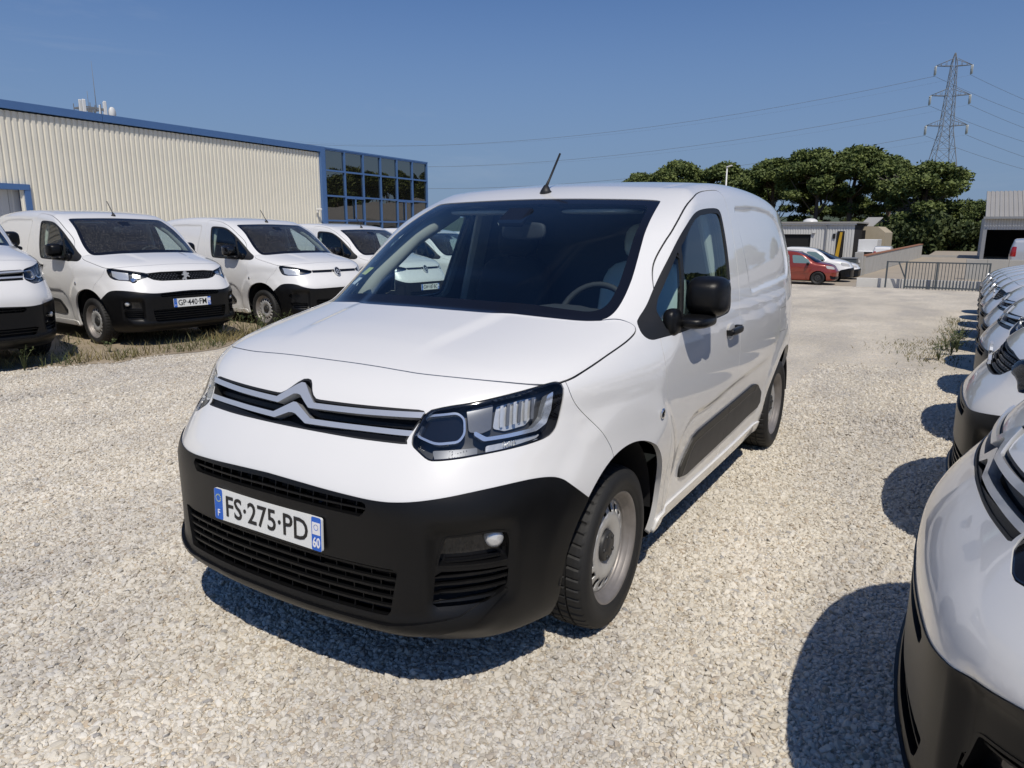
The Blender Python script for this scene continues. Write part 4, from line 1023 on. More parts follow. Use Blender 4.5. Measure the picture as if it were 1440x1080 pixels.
MB().tube([(0,-.1,8.2),(0,-.1,9.0)],[.02,.02],6).build('short_whip',M['tower_steel'],mast)
# ================================================================== planting on the verge
def blades(name,spots,label,m,cat='grass'):
    v=[];f=[]
    for (x,y,z,h,w,lean) in spots:
        a=random.uniform(0,6.283); dx,dy=math.cos(a),math.sin(a); bx,by=random.gauss(0,lean),random.gauss(0,lean); n=len(v)
        v+=[(x-dx*w,y-dy*w,z),(x+dx*w,y+dy*w,z),(x+dx*w*.6+bx*.5*h,y+dy*w*.6+by*.5*h,z+h*.6),(x-dx*w*.6+bx*.5*h,y-dy*w*.6+by*.5*h,z+h*.6),(x+bx*1.2*h,y+by*1.2*h,z+h)]
        f+=[(n,n+1,n+2,n+3),(n+3,n+2,n+4)]
    o=MB().add(v,f).build(name,m); tag(o,label,cat,kind='stuff'); return o
def grass_mat(name,a,b):
    m,nt,bs=nodes(name); bs.inputs['Roughness'].default_value=.7; tc=nt.nodes.new('ShaderNodeTexCoord'); n=nt.nodes.new('ShaderNodeTexNoise'); n.inputs['Scale'].default_value=2.2; n.inputs['Detail'].default_value=5; lk(nt,tc.outputs['Object'],n.inputs['Vector'])
    cr=nt.nodes.new('ShaderNodeValToRGB'); cr.color_ramp.elements[0].position=.38; cr.color_ramp.elements[1].position=.62; cr.color_ramp.elements[0].color=(*a,1); cr.color_ramp.elements[1].color=(*b,1); lk(nt,n.outputs['Fac'],cr.inputs[0]); lk(nt,cr.outputs[0],bs.inputs['Base Color']); return m
M['grass']=grass_mat('dry_grass',(.07,.09,.03),(.25,.20,.085)); M['weed']=grass_mat('green_weed',(.05,.075,.022),(.10,.11,.04))
def edge_x(y): return -6.35-.35*math.sin(y*1.3)*.5-.12*math.sin(y*4.1)-.25*(1 if y<3 else 0)
v=[];n=60
ys=np.linspace(-4,32,150)
xs_=[]
mb=MB(); vv=[];ff=[]
for y in ys: 
    e=edge_x(y); vv+=[(-13.5,y,zg(0,y)+.004),(-9.5,y,zg(0,y)+.02),(e-.4,y,zg(0,y)+.02),(e,y,zg(0,y)+.005)]
for i in range(len(ys)-1):
    for j in range(3): ff.append((i*4+j,i*4+j+1,i*4+5+j,i*4+4+j))
o=mb.add(vv,ff,True).build('earth_verge',M['earth']); tag(o,kind='structure')
sp=[]
for _ in range(34000):
    y=random.uniform(-1.5,20); e=edge_x(y); t=random.random()**1.5; x=e-.05-t*2.4
    d=.5+.5*math.sin(x*2.3+1.7*math.sin(y*1.1))*math.sin(y*1.7+x)
    edge=math.exp(-((x-e+.28)/.26)**2)
    if random.random()>.12+.45*d**2*(.25+.75*edge)+.5*edge*d: continue
    sp.append((x,y,zg(x,y)+.01,random.uniform(.03,.10)*(1+1.0*d),random.uniform(.003,.007),.5))
blades('verge_grass',sp,'short dry grass and weeds along the edge of the parked row',M['grass'])
def weed(x,y,h,n,label,group):
    r=empty('weed_plant',(x,y,zg(x,y)),random.random()*6); tag(r,label,'weed',group)
    st=MB(); lf=MB()
    for k in range(n):
        a=random.uniform(0,6.28); l=random.uniform(.15,.6)*h; tip=(l*math.cos(a),l*math.sin(a),h*random.uniform(.55,1)); mid=(tip[0]*.35,tip[1]*.35,tip[2]*.6)
        st.tube([(0,0,0),mid,tip],[.004,.003,.0015],4)
        for q in range(9):
            t=random.uniform(.25,1); p=[mid[i]*(1-t)*2*.5+tip[i]*t for i in range(3)]; b=random.uniform(0,6.28); s=random.uniform(.012,.028)
            u=Vector((math.cos(b),math.sin(b),random.uniform(-.4,.6))).normalized()*s*1.6; w=Vector((-math.sin(b),math.cos(b),random.uniform(-.4,.4))).normalized()*s*.5; P=Vector(p)
            lf.add([P,P+u*.5+w,P+u,P+u*.5-w],[(0,1,2,3)])
    st.build('stem',M['weed'],r); lf.build('leaves',M['weed'],r).__setitem__('kind','stuff')
for x,y,h in ((-6.75,5.15,.42),(-6.9,5.5,.36),(-6.6,2.2,.32),(-6.85,4.9,.3),(-6.95,6.1,.38),(-6.8,1.2,.3),(-7.1,5.8,.34),(-6.6,6.6,.3),(-6.7,5.75,.28),(-6.55,5.35,.22),(-6.9,6.4,.33),(-6.7,.6,.34),(-6.75,1.7,.28),(-7.0,2.9,.25),(-6.9,3.3,.2)):
    weed(x,y,h,7,'spindly weed growing by the bumpers of the row along the shed','weeds on the verge')
for x,y,h in ((1.93,9.9,.36),(2.0,10.35,.40),(1.80,9.2,.26),(1.98,10.9,.34),(1.87,10.5,.3)):
    weed(x,y,h,12,'bushy green weed at the feet of the facing row of vans','weeds beside the facing row')
sp=[]
for _ in range(1700):
    cx,cy,rx,ry=random.choice(((1.75,9.4,.35,.7),(1.45,10.6,.45,.9),(1.9,11.6,.25,.7),(1.95,13.5,.2,1.0),(2.0,16,.2,1.2)))
    x=random.gauss(cx,rx*.6); y=random.gauss(cy,ry*.6)
    if x<2.3: sp.append((x,y,zg(x,y),random.uniform(.02,.06),random.uniform(.003,.006),.6))
blades('dry_grass_patch',sp,'thin straw-coloured grass on the gravel by the facing row',M['grass'])
# ================================================================== cars beyond the lot
def build_car(paint,sy,sz,dark_front=False):
    h=.05; S=van_skin(h); root=empty('parked_car')
    def warp(V):
        V=V.copy(); z=V[:,2]; y=V[:,1]
        rear=np.clip((y-3.1)/1.3,0,1); V[:,2]=np.where(z>.9,.9+(z-.9)*(1-.30*rear),z)*sz; V[:,1]=y*sy; V[:,0]*=.96; return V
    body=S.all; pm=M[paint]
    for cy,cz,r in ARCH:
        def fa(P,cy=cy,cz=cz,r=r):
            d=np.where(P[:,2]>cz,np.hypot(P[:,1]-cy,P[:,2]-cz)-r,np.abs(P[:,1]-cy)-r); return np.where(np.abs(P[:,0])>.5,np.clip(d,-.06,.06),.06)
        _,body=S.split(body,fa)
    sd=lambda P:np.abs(P[:,0])>.5
    under,body=S.split(body,lambda P:np.clip(P[:,2]-.228,-.06,.06))
    scr,body=S.split(body,outline(chk(WS,1),m_front,lambda P:(P[:,1]>.6)&(P[:,1]<2.1)))
    w1,body=S.split(body,outline(rnd([(1.25,1.12),(2.12,1.13),(2.2,1.56),(1.75,1.53),(1.4,1.33)],.04),m_side,sd))
    w2,body=S.split(body,outline(rnd([(2.28,1.13),(3.3,1.15),(3.75,1.35),(3.5,1.55),(2.35,1.57)],.05),m_side,sd))
    lamp,body=S.split(body,outline(chk(LAMP,1),m_quart,lambda P:P[:,1]<.95))
    lowp,body=S.split(body,outline([(-.3,.42),(.62,.46),(.80,.52),(.72,.30),(-.3,.26)] if not dark_front else [(-.3,.80),(.60,.74),(.95,.66),(1.1,.5),(1.1,.2),(-.3,.2)],m_quart,lambda P:P[:,1]<.9))
    strip_,body=S.split(body,outline(rnd([(1.3,.60),(3.2,.64),(3.2,.70),(1.3,.66)],.02),m_side,sd))
    S.V=warp(S.V)
    S.patch('body_shell',body,pm,root,0,.02); S.patch('underbody',under,M['dark'],root); S.patch('windscreen',scr,M['frit'],root,-.003)
    for k in S.sides(w1)+S.sides(w2): S.patch('side_window',k,M['car_glass'],root,-.004)
    for k in S.sides(lamp): S.patch('headlamp',k,M['lamp_clear'],root,.004,.01)
    S.patch('lower_grille',lowp,M['black_plastic'],root,-.01,.02)
    for k in S.sides(strip_): S.patch('rubbing_strip',k,pm,root,.008,.01)
    mb=MB(); superell(mb,(-.40,.80*sy,.0),(.01,.01,.01),2,3)
    for x,y in ((.765,.880),(-.765,.880),(.765,3.667),(-.765,3.667)):
        w=add_wheel(root,x,y*sy); w.scale=(.92,.95,.95); w.location.z=.30
    for sg in (-1,1):
        mb=MB(); superell(mb,(sg*.96,1.38*sy,1.10*sz),(.17,.12,.13),3,8); mb.build('door_mirror',M['black_plastic'],root)
        for cy,cz,r in ARCH:
            mb=MB(); mb.lathe([(sg*.50,r*.95),(sg*.80,r*.95)],20,c=(0,cy*sy,cz*sz),a0=0,a1=math.pi); mb.lathe([(sg*.50,.05),(sg*.50,r*.95)],20,c=(0,cy*sy,cz*sz),a0=0,a1=math.pi); mb.build('wheel_housing',M['dark'],root)
    return root
M['car_glass']=mat('tinted_car_glass',(.16,.24,.24),.05,coat=1); M['lamp_clear']=mat('clear_headlamp',(.55,.53,.48),.12,coat=1,metal=.2)
M['paint_dark']=mat('dark_blue_paint',(.02,.025,.035),.3,coat=1)
ZB=-.78
M['white_concrete']=mat('whitewashed_concrete',(.62,.61,.57),.85,var=.1,vscale=3)
car=build_car('paint_red',.88,.85); car.location=(-2.68,34.5,ZB); car.rotation_euler=(0,0,R(92)); [setattr(q.material_slots[0],'link','OBJECT') or setattr(q.material_slots[0],'material',M['hub']) for w in car.children if w.name.startswith('wheel') and w.type=='EMPTY' for q in w.children if q.name.startswith(('wheel_disc','rim'))]
tag(car,'red hatchback parked past the end of the gravel','car')
c2=build_car('paint',.95,.95,True); c2.location=(-2.35,37.2,ZB-.05); c2.rotation_euler=(0,0,R(90)); tag(c2,'white car with a dark bumper hidden behind the red hatchback','car')
c3=build_car('paint',.90,.80,True); c3.location=(-2.30,39.8,ZB-.08); c3.rotation_euler=(0,0,R(90)); tag(c3,'low white car furthest behind the red hatchback','car')
# ================================================================== gate, walls and road beyond the lot
sheet('yard_apron',[-30,-12,-3,8,30],[33.2,36,44,56,72],lambda x,y:-.79-.05*(y-33)/39-(.0),M['concrete_road'])
# ramp climbing to the far yard
mb=MB(); rows=[(36,-2.0,3.1,-.78),(43.5,-2.45,3.2,-.74),(55,-1.5,3.4,-.55),(67,-.66,3.6,-.36),(74,-.3,9,-.34),(95,-.2,14,-.34)]
v=[];f=[]
for y,a,b,z in rows: v+=[(a,y,z),(b,y,z),(a,y,-1.0),(b,y,-1.0)]
for i in range(len(rows)-1):
    k=i*4; f+=[(k,k+1,k+5,k+4),(k,k+4,k+6,k+2),(k+1,k+3,k+7,k+5)]
o=mb.add(v,f).build('access_ramp',M['concrete_road']); tag(o,kind='structure')
wall=empty('ramp_wall',(0,0,0)); tag(wall,'concrete ramp wall with a terracotta coping climbing past the gate','wall')
pA,pB=Vector((-2.55,43.5,0)),Vector((-.70,67,0))
for k in range(10):
    a=pA.lerp(pB,k/10); b=pA.lerp(pB,(k+1)/10-.002); z0=-.95; za,zb=.28+.40*k/10,.28+.40*(k+1)/10
    v=[]
    for q,zz in ((a,za),(b,zb)): v+=[(q.x-.10,q.y,z0),(q.x+.10,q.y,z0),(q.x+.10,q.y,zz),(q.x-.10,q.y,zz)]
    MB().add(v,[(0,1,2,3),(7,6,5,4),(0,4,5,1),(1,5,6,2),(2,6,7,3),(3,7,4,0)]).build('wall_panel',M['concrete'],wall)
    v=[]
    for q,zz in ((a,za+.003),(b,zb+.003)): v+=[(q.x-.14,q.y,zz),(q.x+.14,q.y,zz),(q.x+.14,q.y,zz+.055),(q.x-.14,q.y,zz+.055)]
    MB().add(v,[(0,1,2,3),(7,6,5,4),(0,4,5,1),(1,5,6,2),(2,6,7,3),(3,7,4,0)]).build('coping',M['brick_coping'],wall)
p=empty('gate_pier',(-2.78,43.2,-.9)); tag(p,'pale concrete pier with a small box at the foot of the ramp wall','pier')
MB().box((0,0,.70),(.42,.42,1.40),None,.02).build('pier_shaft',M['concrete'],p); MB().box((.05,-.225,.55),(.12,.03,.22)).build('meter_box',M['gate_steel'],p); MB().box((.05,-.23,.90),(.07,.03,.14)).build('intercom',M['white_metal'],p)
o=empty('skip_bin',(-3.15,42.3,-.85)); tag(o,'grey metal bin beside the concrete pier','bin'); MB().prism([(-.38,0),(.34,0),(.38,1.03),(-.38,1.03)],1,-.4,.4).build('bin_body',M['gate_steel'],o); MB().box((0,0,1.05),(.80,.86,.05)).build('bin_lid',M['galv'],o)
lw=empty('low_wall',(0,0,0)); tag(lw,'low white concrete wall along the end of the gravel behind the gate','wall')
for k in range(6): MB().box((-1.35+k*.86,33.55,-.62),(.855,.20,.46),None,.01).build('wall_block',M['white_concrete'],lw)
gate=empty('sliding_gate',(0,33.15,-.74)); tag(gate,'dark grey steel bar gate at the far end of the gravel','gate')
MB().box((1.60,0,1.09),(2.98,.06,.05)).build('top_rail',M['gate_steel'],gate); MB().box((-.25,0,1.09),(.72,.05,.045)).build('top_rail',M['gate_steel'],gate); MB().box((1.60,0,.06),(2.98,.06,.06)).build('bottom_rail',M['gate_steel'],gate)
for x in (-.61,.11,1.24,3.06): MB().box((x,-.001,.56),(.065,.07,1.12)).build('gate_post',M['gate_steel'],gate)
MB().bar((-.18,0,1.07),(.09,0,.45),.05).build('brace',M['gate_steel'],gate)
for k in range(24):
    x=.11+(k+1)*.1185
    if abs(x-1.24)>.05 and x<3.0: MB().box((x,0,.575),(.026,.026,.98)).build('gate_bar',M['gate_steel'],gate)
rw=empty('retaining_wall',(0,0,0)); tag(rw,'stained concrete retaining wall behind the right end of the gate','wall')
for k in range(5): MB().box((2.32+.45+k*.9,42.1,-.36),(.895,.2,1.28),None,.01).build('wall_panel',M['concrete'],rw)
rw=empty('kerb_wall',(0,0,0)); tag(rw,'low grey wall closing the far side of the ramp below the pines','wall')
for k in range(6): MB().box((-.65+.36+k*.72,68.2,-.32),(.715,.2,.28)).build('wall_block',M['concrete'],rw)
# ---- white industrial unit
u=empty('industrial_unit',(-13.6,71,-1.1),R(-3)); tag(u,'low white metal workshop with a dark open bay and a yellow door','building')
gs=corrugated(.92,3.55,4,.04,M['grey_clad']); gs2=corrugated(.92,1.0,4,.04,M['grey_clad'])
def front(u_,k0,n,me,z,ofs=0):
    for k in range(n):
        o=link('cladding_sheet',me,u_,((k0+k+1)*.925,ofs,z)); o.rotation_euler=(0,0,R(90))
for k in range(8):
    o=link('cladding_sheet',gs2 if 1<=k<=3 else gs,u,((k+1)*.925,-.0,2.55 if 1<=k<=3 else 0)); o.rotation_euler=(0,0,R(90)); o.scale=(-1,1,1)
MB().box((3.7,5.15,1.75),(7.35,10,3.45)).build('unit_core',M['dark'],u)
MB().box((3.7,5.0,3.62),(7.9,10.6,.14)).build('roof',M['roof_metal'],u); MB().box((3.7,-.14,3.50),(7.7,.12,.18)).build('gutter',M['white_metal'],u)
mb=MB(); mb.lathe([(0,.7),(.18,.62),(.32,.35),(.36,.001)],16,axis='z',c=(2.9,3,3.70)); mb.build('roof_dome',M['white_metal'],u)
MB().box((5.05,-.12,1.75),(.09,.09,3.4)).build('downpipe',M['galv'],u)
MB().box((6.30,-.09,1.45),(.62,.08,2.8)).build('door_opening',M['dark'],u); MB().prism([(5.93,.05),(6.25,.05),(6.45,2.75),(6.25,2.75)],1,-.22,-.14).build('yellow_door',M['yellow'],u)
MB().box((4.15,-.3,.45),(.35,.35,.9)).build('yellow_post',M['yellow'],u); MB().box((4.0,-.15,2.75),(.25,.18,.16)).build('wall_lamp',M['white_metal'],u); MB().box((5.75,-.10,2.4),(.22,.06,.45)).build('small_window',M['dark'],u)
a=empty('beige_annex',(-5.6,75,-1.0),R(-3)); tag(a,'beige block annex with a tilted grey roof panel behind the white truck','building')
MB().prism([(-.8,0),(1.55,0),(1.55,2.65),(.85,3.2),(-.8,3.2)],1,0,5).build('wall',M['beige_render'],a); MB().box((-.35,-.05,2.1),(.45,.06,1.5)).build('window',M['dark'],a)
MB().add([(-1.0,1.0,3.25),(.3,1.0,3.25),(.9,2.4,4.1),(-.4,2.4,4.1),(-1.0,1.0,3.18),(.3,1.0,3.18),(.9,2.4,4.03),(-.4,2.4,4.03)],[(0,1,2,3),(7,6,5,4),(0,4,5,1),(1,5,6,2),(2,6,7,3),(3,7,4,0)]).build('roof_panel',M['roof_metal'],a)
t=empty('box_truck',(-4.62,66,-.95)); tag(t,'white box truck parked behind the concrete ramp wall','truck')
MB().box((0,2.2,1.25),(1.45,4.0,1.5),None,.03).build('box_body',M['white_metal'],t); MB().box((0,-.35,.72),(1.3,1.1,.75),None,.12).build('cab',M['white_metal'],t); MB().box((0,-.92,.85),(1.1,.06,.32)).build('windscreen',M['frit'],t)
for sx in (-.6,.6):
    for yy in (-.3,3.3): MB().lathe([(-.1,.001),(-.1,.3),(.1,.3),(.1,.001)],16,c=(sx,yy,.3)).build('wheel',M['tyre'],t)
fv=copy_tree(oval); fv.scale=(.78,.78,.88); fv.location=(-3.0,63.5,-.95); fv.rotation_euler=(0,0,R(180)); tag(fv,'white van behind the ramp wall, beside the white truck','van')
# ---- open shed on the right
s2=empty('open_barn',(3.42,66,-.40)); tag(s2,'grey corrugated barn with a wide dark opening and pale roof','building')
gl2=corrugated(.9,1.0,5,.04,M['grey_clad']); rf=corrugated(.9,6.4,3,.05,M['roof_metal'],'roof_sheet')
for k in range(22):
    o=link('cladding_sheet',gl2,s2,((k+1)*.905,0,2.28)); o.rotation_euler=(0,0,R(90)); o.scale=(-1,1,1)
    o=link('roof_sheet',rf,s2,((k+1)*.905,-.25,3.25)); o.rotation_euler=(0,R(-0),R(90)); o.scale=(-1,1,1); o.rotation_euler=(R(-72),0,0)
    o.matrix_basis=Matrix.Translation(((k+1)*.905,-.35,3.22))@Matrix.Rotation(R(-70),4,'X')@Matrix.Rotation(R(90),4,'Z')@Matrix.Diagonal((-1,1,1,1))
for k in range(5): MB().box((.12+k*4.9,0,1.15),(.24,.24,2.3)).build('steel_post',M['galv'],s2)
MB().box((10,-.45,3.18),(20.2,.14,.16)).build('gutter',M['galv'],s2)
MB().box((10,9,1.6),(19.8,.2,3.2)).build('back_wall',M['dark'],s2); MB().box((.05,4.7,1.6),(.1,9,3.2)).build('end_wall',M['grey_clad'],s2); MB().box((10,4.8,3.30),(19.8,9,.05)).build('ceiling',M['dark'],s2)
MB().box((10,4.6,-.03),(20,9.4,.06)).build('floor_slab',M['concrete'],s2)
sv=copy_tree(oval); sv.location=(6.0,55.5,-.62); sv.rotation_euler=(0,0,R(172)); sv.scale=(1.02,1.0,1.08)
for ch in sv.children:
    if ch.name.split('.')[0] in ('body_shell','bonnet','door','fuel_flap'):
        ch.material_slots[0].link='OBJECT'; ch.material_slots[0].material=M['paint_silver']
tag(sv,'silver van seen from behind in front of the open barn','van')
# ================================================================== pines
def leaf_mat(name,a,b):
    m,nt,bs=nodes(name); bs.inputs['Roughness'].default_value=.65; bs.inputs['Specular IOR Level'].default_value=.3
    tc=nt.nodes.new('ShaderNodeTexCoord'); n=nt.nodes.new('ShaderNodeTexNoise'); n.inputs['Scale'].default_value=.9; n.inputs['Detail'].default_value=5; lk(nt,tc.outputs['Object'],n.inputs['Vector'])
    cr=nt.nodes.new('ShaderNodeValToRGB'); cr.color_ramp.elements[0].position=.35; cr.color_ramp.elements[1].position=.68; cr.color_ramp.elements[0].color=(*a,1); cr.color_ramp.elements[1].color=(*b,1); lk(nt,n.outputs['Fac'],cr.inputs[0]); lk(nt,cr.outputs[0],bs.inputs['Base Color']); return m
M['needles']=leaf_mat('pine_needles',(.066,.095,.028),(.175,.21,.062)); M['shrub_leaf']=leaf_mat('dark_evergreen',(.032,.050,.016),(.085,.105,.034))
M['bark']=mat('pine_bark',(.16,.115,.085),.9,var=.3,vscale=3,bump=.6,bscale=12)
def tufts(clumps,n,size,rng):
    tot=sum(c[3]*c[3]*c[4]**.5 for c in clumps); V=[];F=[]
    for (x,y,z,rx,rz) in clumps:
        k=int(n*rx*rx*rz**.5/tot)
        d=rng.normal(size=(k,3)); d/=np.linalg.norm(d,axis=1,keepdims=True); r=rng.random(k)**.40
        p=d*r[:,None]*np.array([rx,rx,rz])+np.array([x,y,z]); p[:,2]+=.12*rng.normal(size=k)
        u=rng.normal(size=(k,3))+d*.6; u/=np.linalg.norm(u,axis=1,keepdims=True); w=np.cross(u,rng.normal(size=(k,3))); w/=np.linalg.norm(w,axis=1,keepdims=True)+1e-9
        s=size*(.6+.8*rng.random(k))[:,None]
        q=np.stack([p-u*s*.5,p+w*s*.32,p+u*s*.6,p-w*s*.32],1).reshape(-1,3); b=len(V)
        base_=sum(len(a) for a in V); V.append(q); F.append(np.arange(k*4).reshape(-1,4)+base_)
    return np.concatenate(V),np.concatenate(F)
def pine_meshes(seed,H,W,low,n=23000,nc=32):
    rng=np.random.default_rng(seed); rr=random.Random(seed); tr=MB(); cl=[]
    bend=[(rr.gauss(0,.35),rr.gauss(0,.35)) for _ in range(5)]
    tp=[(0,0,0)]+[(sum(b[0] for b in bend[:i+1])*.5,sum(b[1] for b in bend[:i+1])*.5,H*.16*(i+1)) for i in range(5)]
    tr.tube(tp,[.32,.27,.24,.20,.16,.10],9)
    for k in range(nc):
        a=2*math.pi*(k*.618+rr.random()*.25); f=math.sqrt((k+.5)/nc); rad=W*f*.92; z=H*(1-.07)-(H*(1-low))*(.15+.85*f**2.0)*rr.uniform(.35,1.0); z=min(z,H-.35-.5*f)
        x,y=rad*math.cos(a),rad*math.sin(a); rx=W*rr.uniform(.24,.36); cl.append((x,y,z,rx,rx*rr.uniform(.45,.65)))
        i=min(5,int(2+4*rr.random())); b0=tp[i]
        if k%2: continue
        tr.tube([b0,((b0[0]+x)*.5+rr.gauss(0,.2),(b0[1]+y)*.5+rr.gauss(0,.2),b0[2]+(z-b0[2])*.35),(x,y,z-.1)],[.10,.07,.02],5)
    V,F=tufts(cl,n,.33,rng)
    me=bpy.data.meshes.new('crown'); me.from_pydata(V.tolist(),[],F.tolist()); me.materials.append(M['needles']); me.update()
    return tr.mesh('trunk',M['bark']),me
PM=[pine_meshes(s,H,W,lo) for s,H,W,lo in ((1,13.5,4.2,.45),(2,14.5,4.6,.42),(3,13.0,4.0,.48),(4,12.6,5.0,.10))]
PM[3]=pine_meshes(4,12.6,4.6,.06,20000,44)
def pine(k,x,y,top,wid,label,rz,group=None):
    t=empty('pine_tree',(x,y,-1.0),rz); tag(t,label,'tree',group); hh=(13.5,14.5,13.0,12.6)[k]; s=(top+1.0)/hh; t.scale=(wid,wid,s)
    link('trunk',PM[k][0],t); link('crown',PM[k][1],t); return t
for k,x,y,top,wid,lab in ((0,-43.5,112,12.0,.95,'small pine at the end of the pine row above the van roof'),(1,-36.5,110,13.4,1.15,'rounded pine behind the lamp post, next to the end of the pine row'),(2,-29.0,111,12.9,1.3,'broad pine just beyond the lamp post'),
    (0,-22.0,110,13.2,1.25,'umbrella pine with a bare trunk rising behind the white workshop bay'),(1,-16.0,108,14.0,1.15,'tall umbrella pine behind the yellow door of the workshop'),(2,-11.0,110,14.3,1.4,'tallest umbrella pine with a wide flat crown'),
    (0,-7.0,113,12.8,1.0,'pine with forked bare limbs just before the dense pine'),(3,-2.2,104,11.7,1.25,'dense pine with branches almost to the ground under the pylon'),(3,3.6,100,6.2,.55,'low dense pine at the corner of the open barn')):
    pine(k,x,y,top,wid,lab,random.random()*6)
for x,y,top,w in ((14,112,12,.9),(24,104,13.5,1.1),(33,118,12.5,1.0),(42,100,14,1.1),(54,96,13,1.0),(66,90,14,1.1),(80,84,13,1.2),(38,112,14,1.1),(47,108,13.5,1.2),(50,120,15,1.2),(60,104,13,1.1),(58,116,14,1.1),(44,122,14,1.0),(-52,118,9,.7),(-60,120,9,.8)):
    pine(random.choice((0,1,2)),x,y,top,w,'umbrella pine in the wood past the barn' if x>0 else 'pine in the wood past the glazed end of the shed',random.random()*6,'pines of the wood past the barn' if x>0 else 'pines past the shed')
for k,x,y,top,wid in ((2,-40,122,10.5,1.1),(0,-32.5,121,10.5,1.1),(1,-4.5,121,10.5,1.1),(1,-24.5,124,10.8,1.2),(2,-17.5,123,11.2,1.2),(3,-13,127,8.5,1.1)):
    pine(k,x,y,top,wid,'pine standing behind the front line of umbrella pines',random.random()*6,'pines of the second line')
# ---- bare grey tree among the pines
dt=empty('dead_tree',(-5.6,105.5,-1.0)); tag(dt,'bare grey dead tree between the umbrella pines and the dense pine','tree')
mb=MB(); rr=random.Random(5)
def limb(p,d,L,r,lev):
    q=p+d*L; m_=p+d*L*.5+Vector((rr.gauss(0,.06),rr.gauss(0,.06),0))*L; mb.tube([p,m_,q],[r,r*.8,r*.55],4 if lev>1 else 6,False)
    if lev<4:
        for _ in range(3 if lev<3 else 4):
            e=(d+Vector((rr.gauss(0,.65),rr.gauss(0,.65),rr.gauss(.05,.45)))).normalized(); limb(p+d*L*rr.uniform(.45,1),e,L*rr.uniform(.5,.75),r*.55,lev+1)
limb(Vector((0,0,0)),Vector((.1,0,1)).normalized(),6.2,.22,0); mb.build('trunk',mat('dead_wood',(.22,.19,.17),.9,var=.2),dt)
def bush(seed,n=3500):
    rng=np.random.default_rng(seed); rr=random.Random(seed); cl=[(rr.gauss(0,1.2),rr.gauss(0,.8),rr.uniform(.5,3.2),rr.uniform(.8,1.4),rr.uniform(.7,1.1)) for _ in range(14)]
    V,F=tufts(cl,n,.42,rng); me=bpy.data.meshes.new('crown'); me.from_pydata(V.tolist(),[],F.tolist()); me.materials.append(M['shrub_leaf']); me.update()
    tr=MB()
    for c in cl[:6]: tr.tube([(0,0,0),(c[0]*.4,c[1]*.4,c[2]*.5),c[:3]],[.12,.08,.03],5)
    return tr.mesh('trunk',M['bark']),me
BM=[bush(21),bush(22),bush(23)]
for k in range(15):
    x=-34+k*2.75+random.uniform(-.5,.5); t=empty('evergreen_shrub',(x,97+random.uniform(-2,3),-1.0),random.random()*6); s=random.uniform(.95,1.25); t.scale=(s*1.15,s,s*random.uniform(.9,1.15)*(.88 if x<-5 else 1.05))
    tag(t,'dark evergreen shrub in the hedge under the pines','shrub','evergreens under the pines'); a,b=BM[k%3]; link('trunk',a,t); link('crown',b,t)
# ---- hills
xs=np.linspace(-1400,900,47); v=[];f=[]
for i,x in enumerate(xs):
    hz=19+5*math.sin(x*.006+1)+3*math.sin(x*.017)+1.2*math.sin(x*.05)
    v+=[(x,560,-1.2),(x,640,hz*.75),(x,720,hz),(x,1100,hz*1.2),(x,1300,-1.2)]
for i in range(len(xs)-1):
    for j in range(4): f.append((i*5+j,i*5+5+j,i*5+6+j,i*5+1+j))
o=MB().add(v,f,True).build('hills',mat('wooded_hill',(.055,.075,.04),.95,var=.35,vscale=.03)); tag(o,kind='structure')
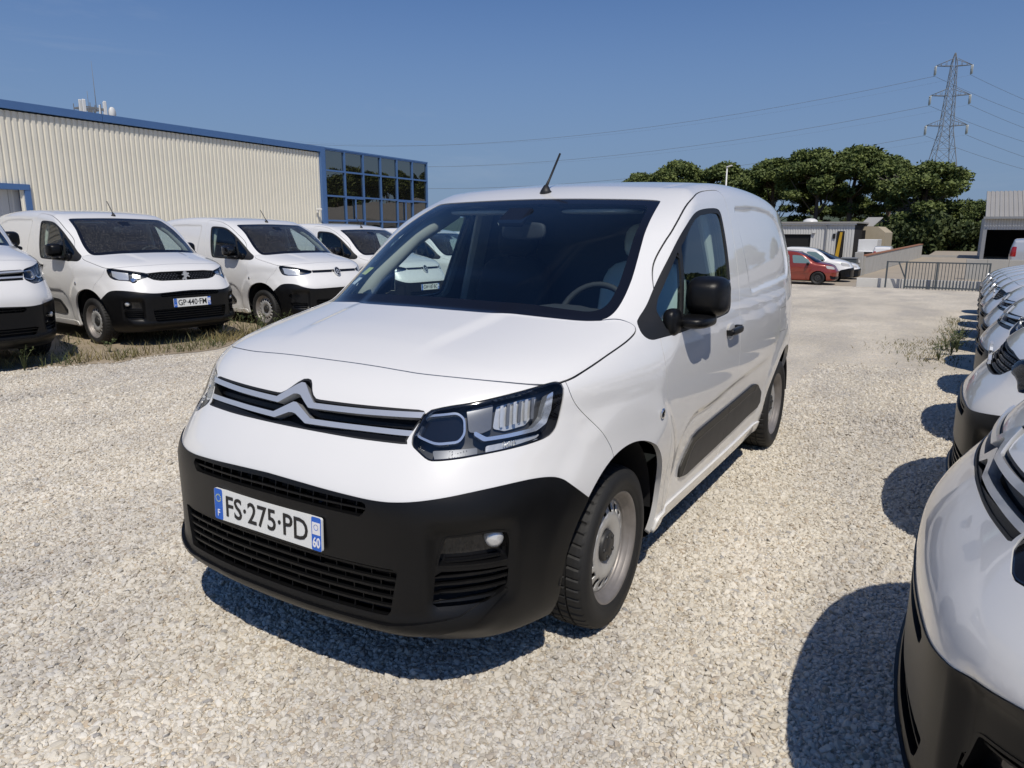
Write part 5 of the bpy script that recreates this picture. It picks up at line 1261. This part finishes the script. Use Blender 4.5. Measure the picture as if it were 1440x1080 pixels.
# ---- lamp post, pylon and lines
lp=empty('lamp_post',(-15.1,60,-1.0)); tag(lp,'slim white lamp post rising behind the van roof','lamp post')
MB().tube([(0,0,0),(0,0,4),(0,0,7.9)],[.09,.075,.055],10).build('pole',M['white_metal'],lp); MB().box((.18,0,7.9),(.50,.22,.10),Matrix.Rotation(R(-15),3,'Y'),.03).build('lamp_head',M['white_metal'],lp)
py=empty('power_pylon',(-3.5,200,-1.0),R(20)); tag(py,'steel lattice power pylon above the dense pine','pylon')
def half(z): return np.interp(z,[0,16,21,26,34,41,43],[4.2,2.75,2.1,1.2,.85,.5,.10])
for sx in (-1,1):
    for sy in (-1,1):
        MB().tube([(sx*half(z),sy*half(z),z) for z in (0,8,16,26,34,41,43)],[.13,.12,.10,.085,.07,.055,.04],5).build('leg',M['tower_steel'],py)
mb=MB(); lv=[0,7,13,18,22,25,27.2,29.5,31.7,33.8,36,38.2,40.2,43]
for a,b in zip(lv[:-1],lv[1:]):
    for s in ((1,1,-1,1),(-1,1,-1,-1),(-1,-1,1,-1),(1,-1,1,1)):
        p0=(s[0]*half(a),s[1]*half(a),a);p1=(s[2]*half(b),s[3]*half(b),b);q0=(s[2]*half(a),s[3]*half(a),a);q1=(s[0]*half(b),s[1]*half(b),b)
        mb.tube([p0,p1],.042,4,False); mb.tube([q0,q1],.042,4,False); mb.tube([p1,q1],.036,4,False)
o=mb.build('bracing',M['tower_steel'],py); o['kind']='stuff'
ends=[]
for z,L in ((27.2,4.4),(33.8,4.2),(40.2,3.8)):
    for s in (-1,1):
        ar=MB(); h0=half(z); tip=(s*L,0,z+.15)
        for sy in (-1,1):
            ar.tube([(s*h0,sy*h0,z),tip],.07,4); ar.tube([(s*h0,sy*h0,z+1.5),tip],.06,4)
            for t in (.33,.66): ar.tube([(s*(h0+(L-h0)*t),sy*h0*(1-t),z+.15*t),(s*(h0+(L-h0)*t),sy*h0*(1-t),z+1.5-1.35*t)],.045,4)
        ar.build('cross_arm',M['tower_steel'],py)
        for dy in (-.35,.35): MB().lathe([(0,.03),(-.1,.16),(-1.9,.16),(-2.1,.03)],8,axis='z',c=(tip[0],dy,tip[2])).build('insulator',M['insulator'],py)
        ends.append((tip[0],0,tip[2]-2.2))
ca,sa=math.cos(R(20)),math.sin(R(20))
for i,(x,y,z) in enumerate(ends):
    w=Vector((-3.5+x*ca,200+x*sa,z-1.0))
    for far,lab in ((Vector((-260+x*ca*1.2,170+x*sa,z+2)),'long'),(Vector((70+x*ca,330,z-8)),'short')):
        pts=[]
        for k in range(25):
            t=k/24; q=w.lerp(far,t); q.z-=4*t*(1-t)*(11 if lab=='long' else 4); pts.append(q)
        o=MB().tube(pts,.035 if (i%2==0 or lab=='short') else .012,4,False).build('power_line',M['wire']); tag(o,'thin overhead power line sagging away from the lattice pylon','power line','overhead lines on the pylon')
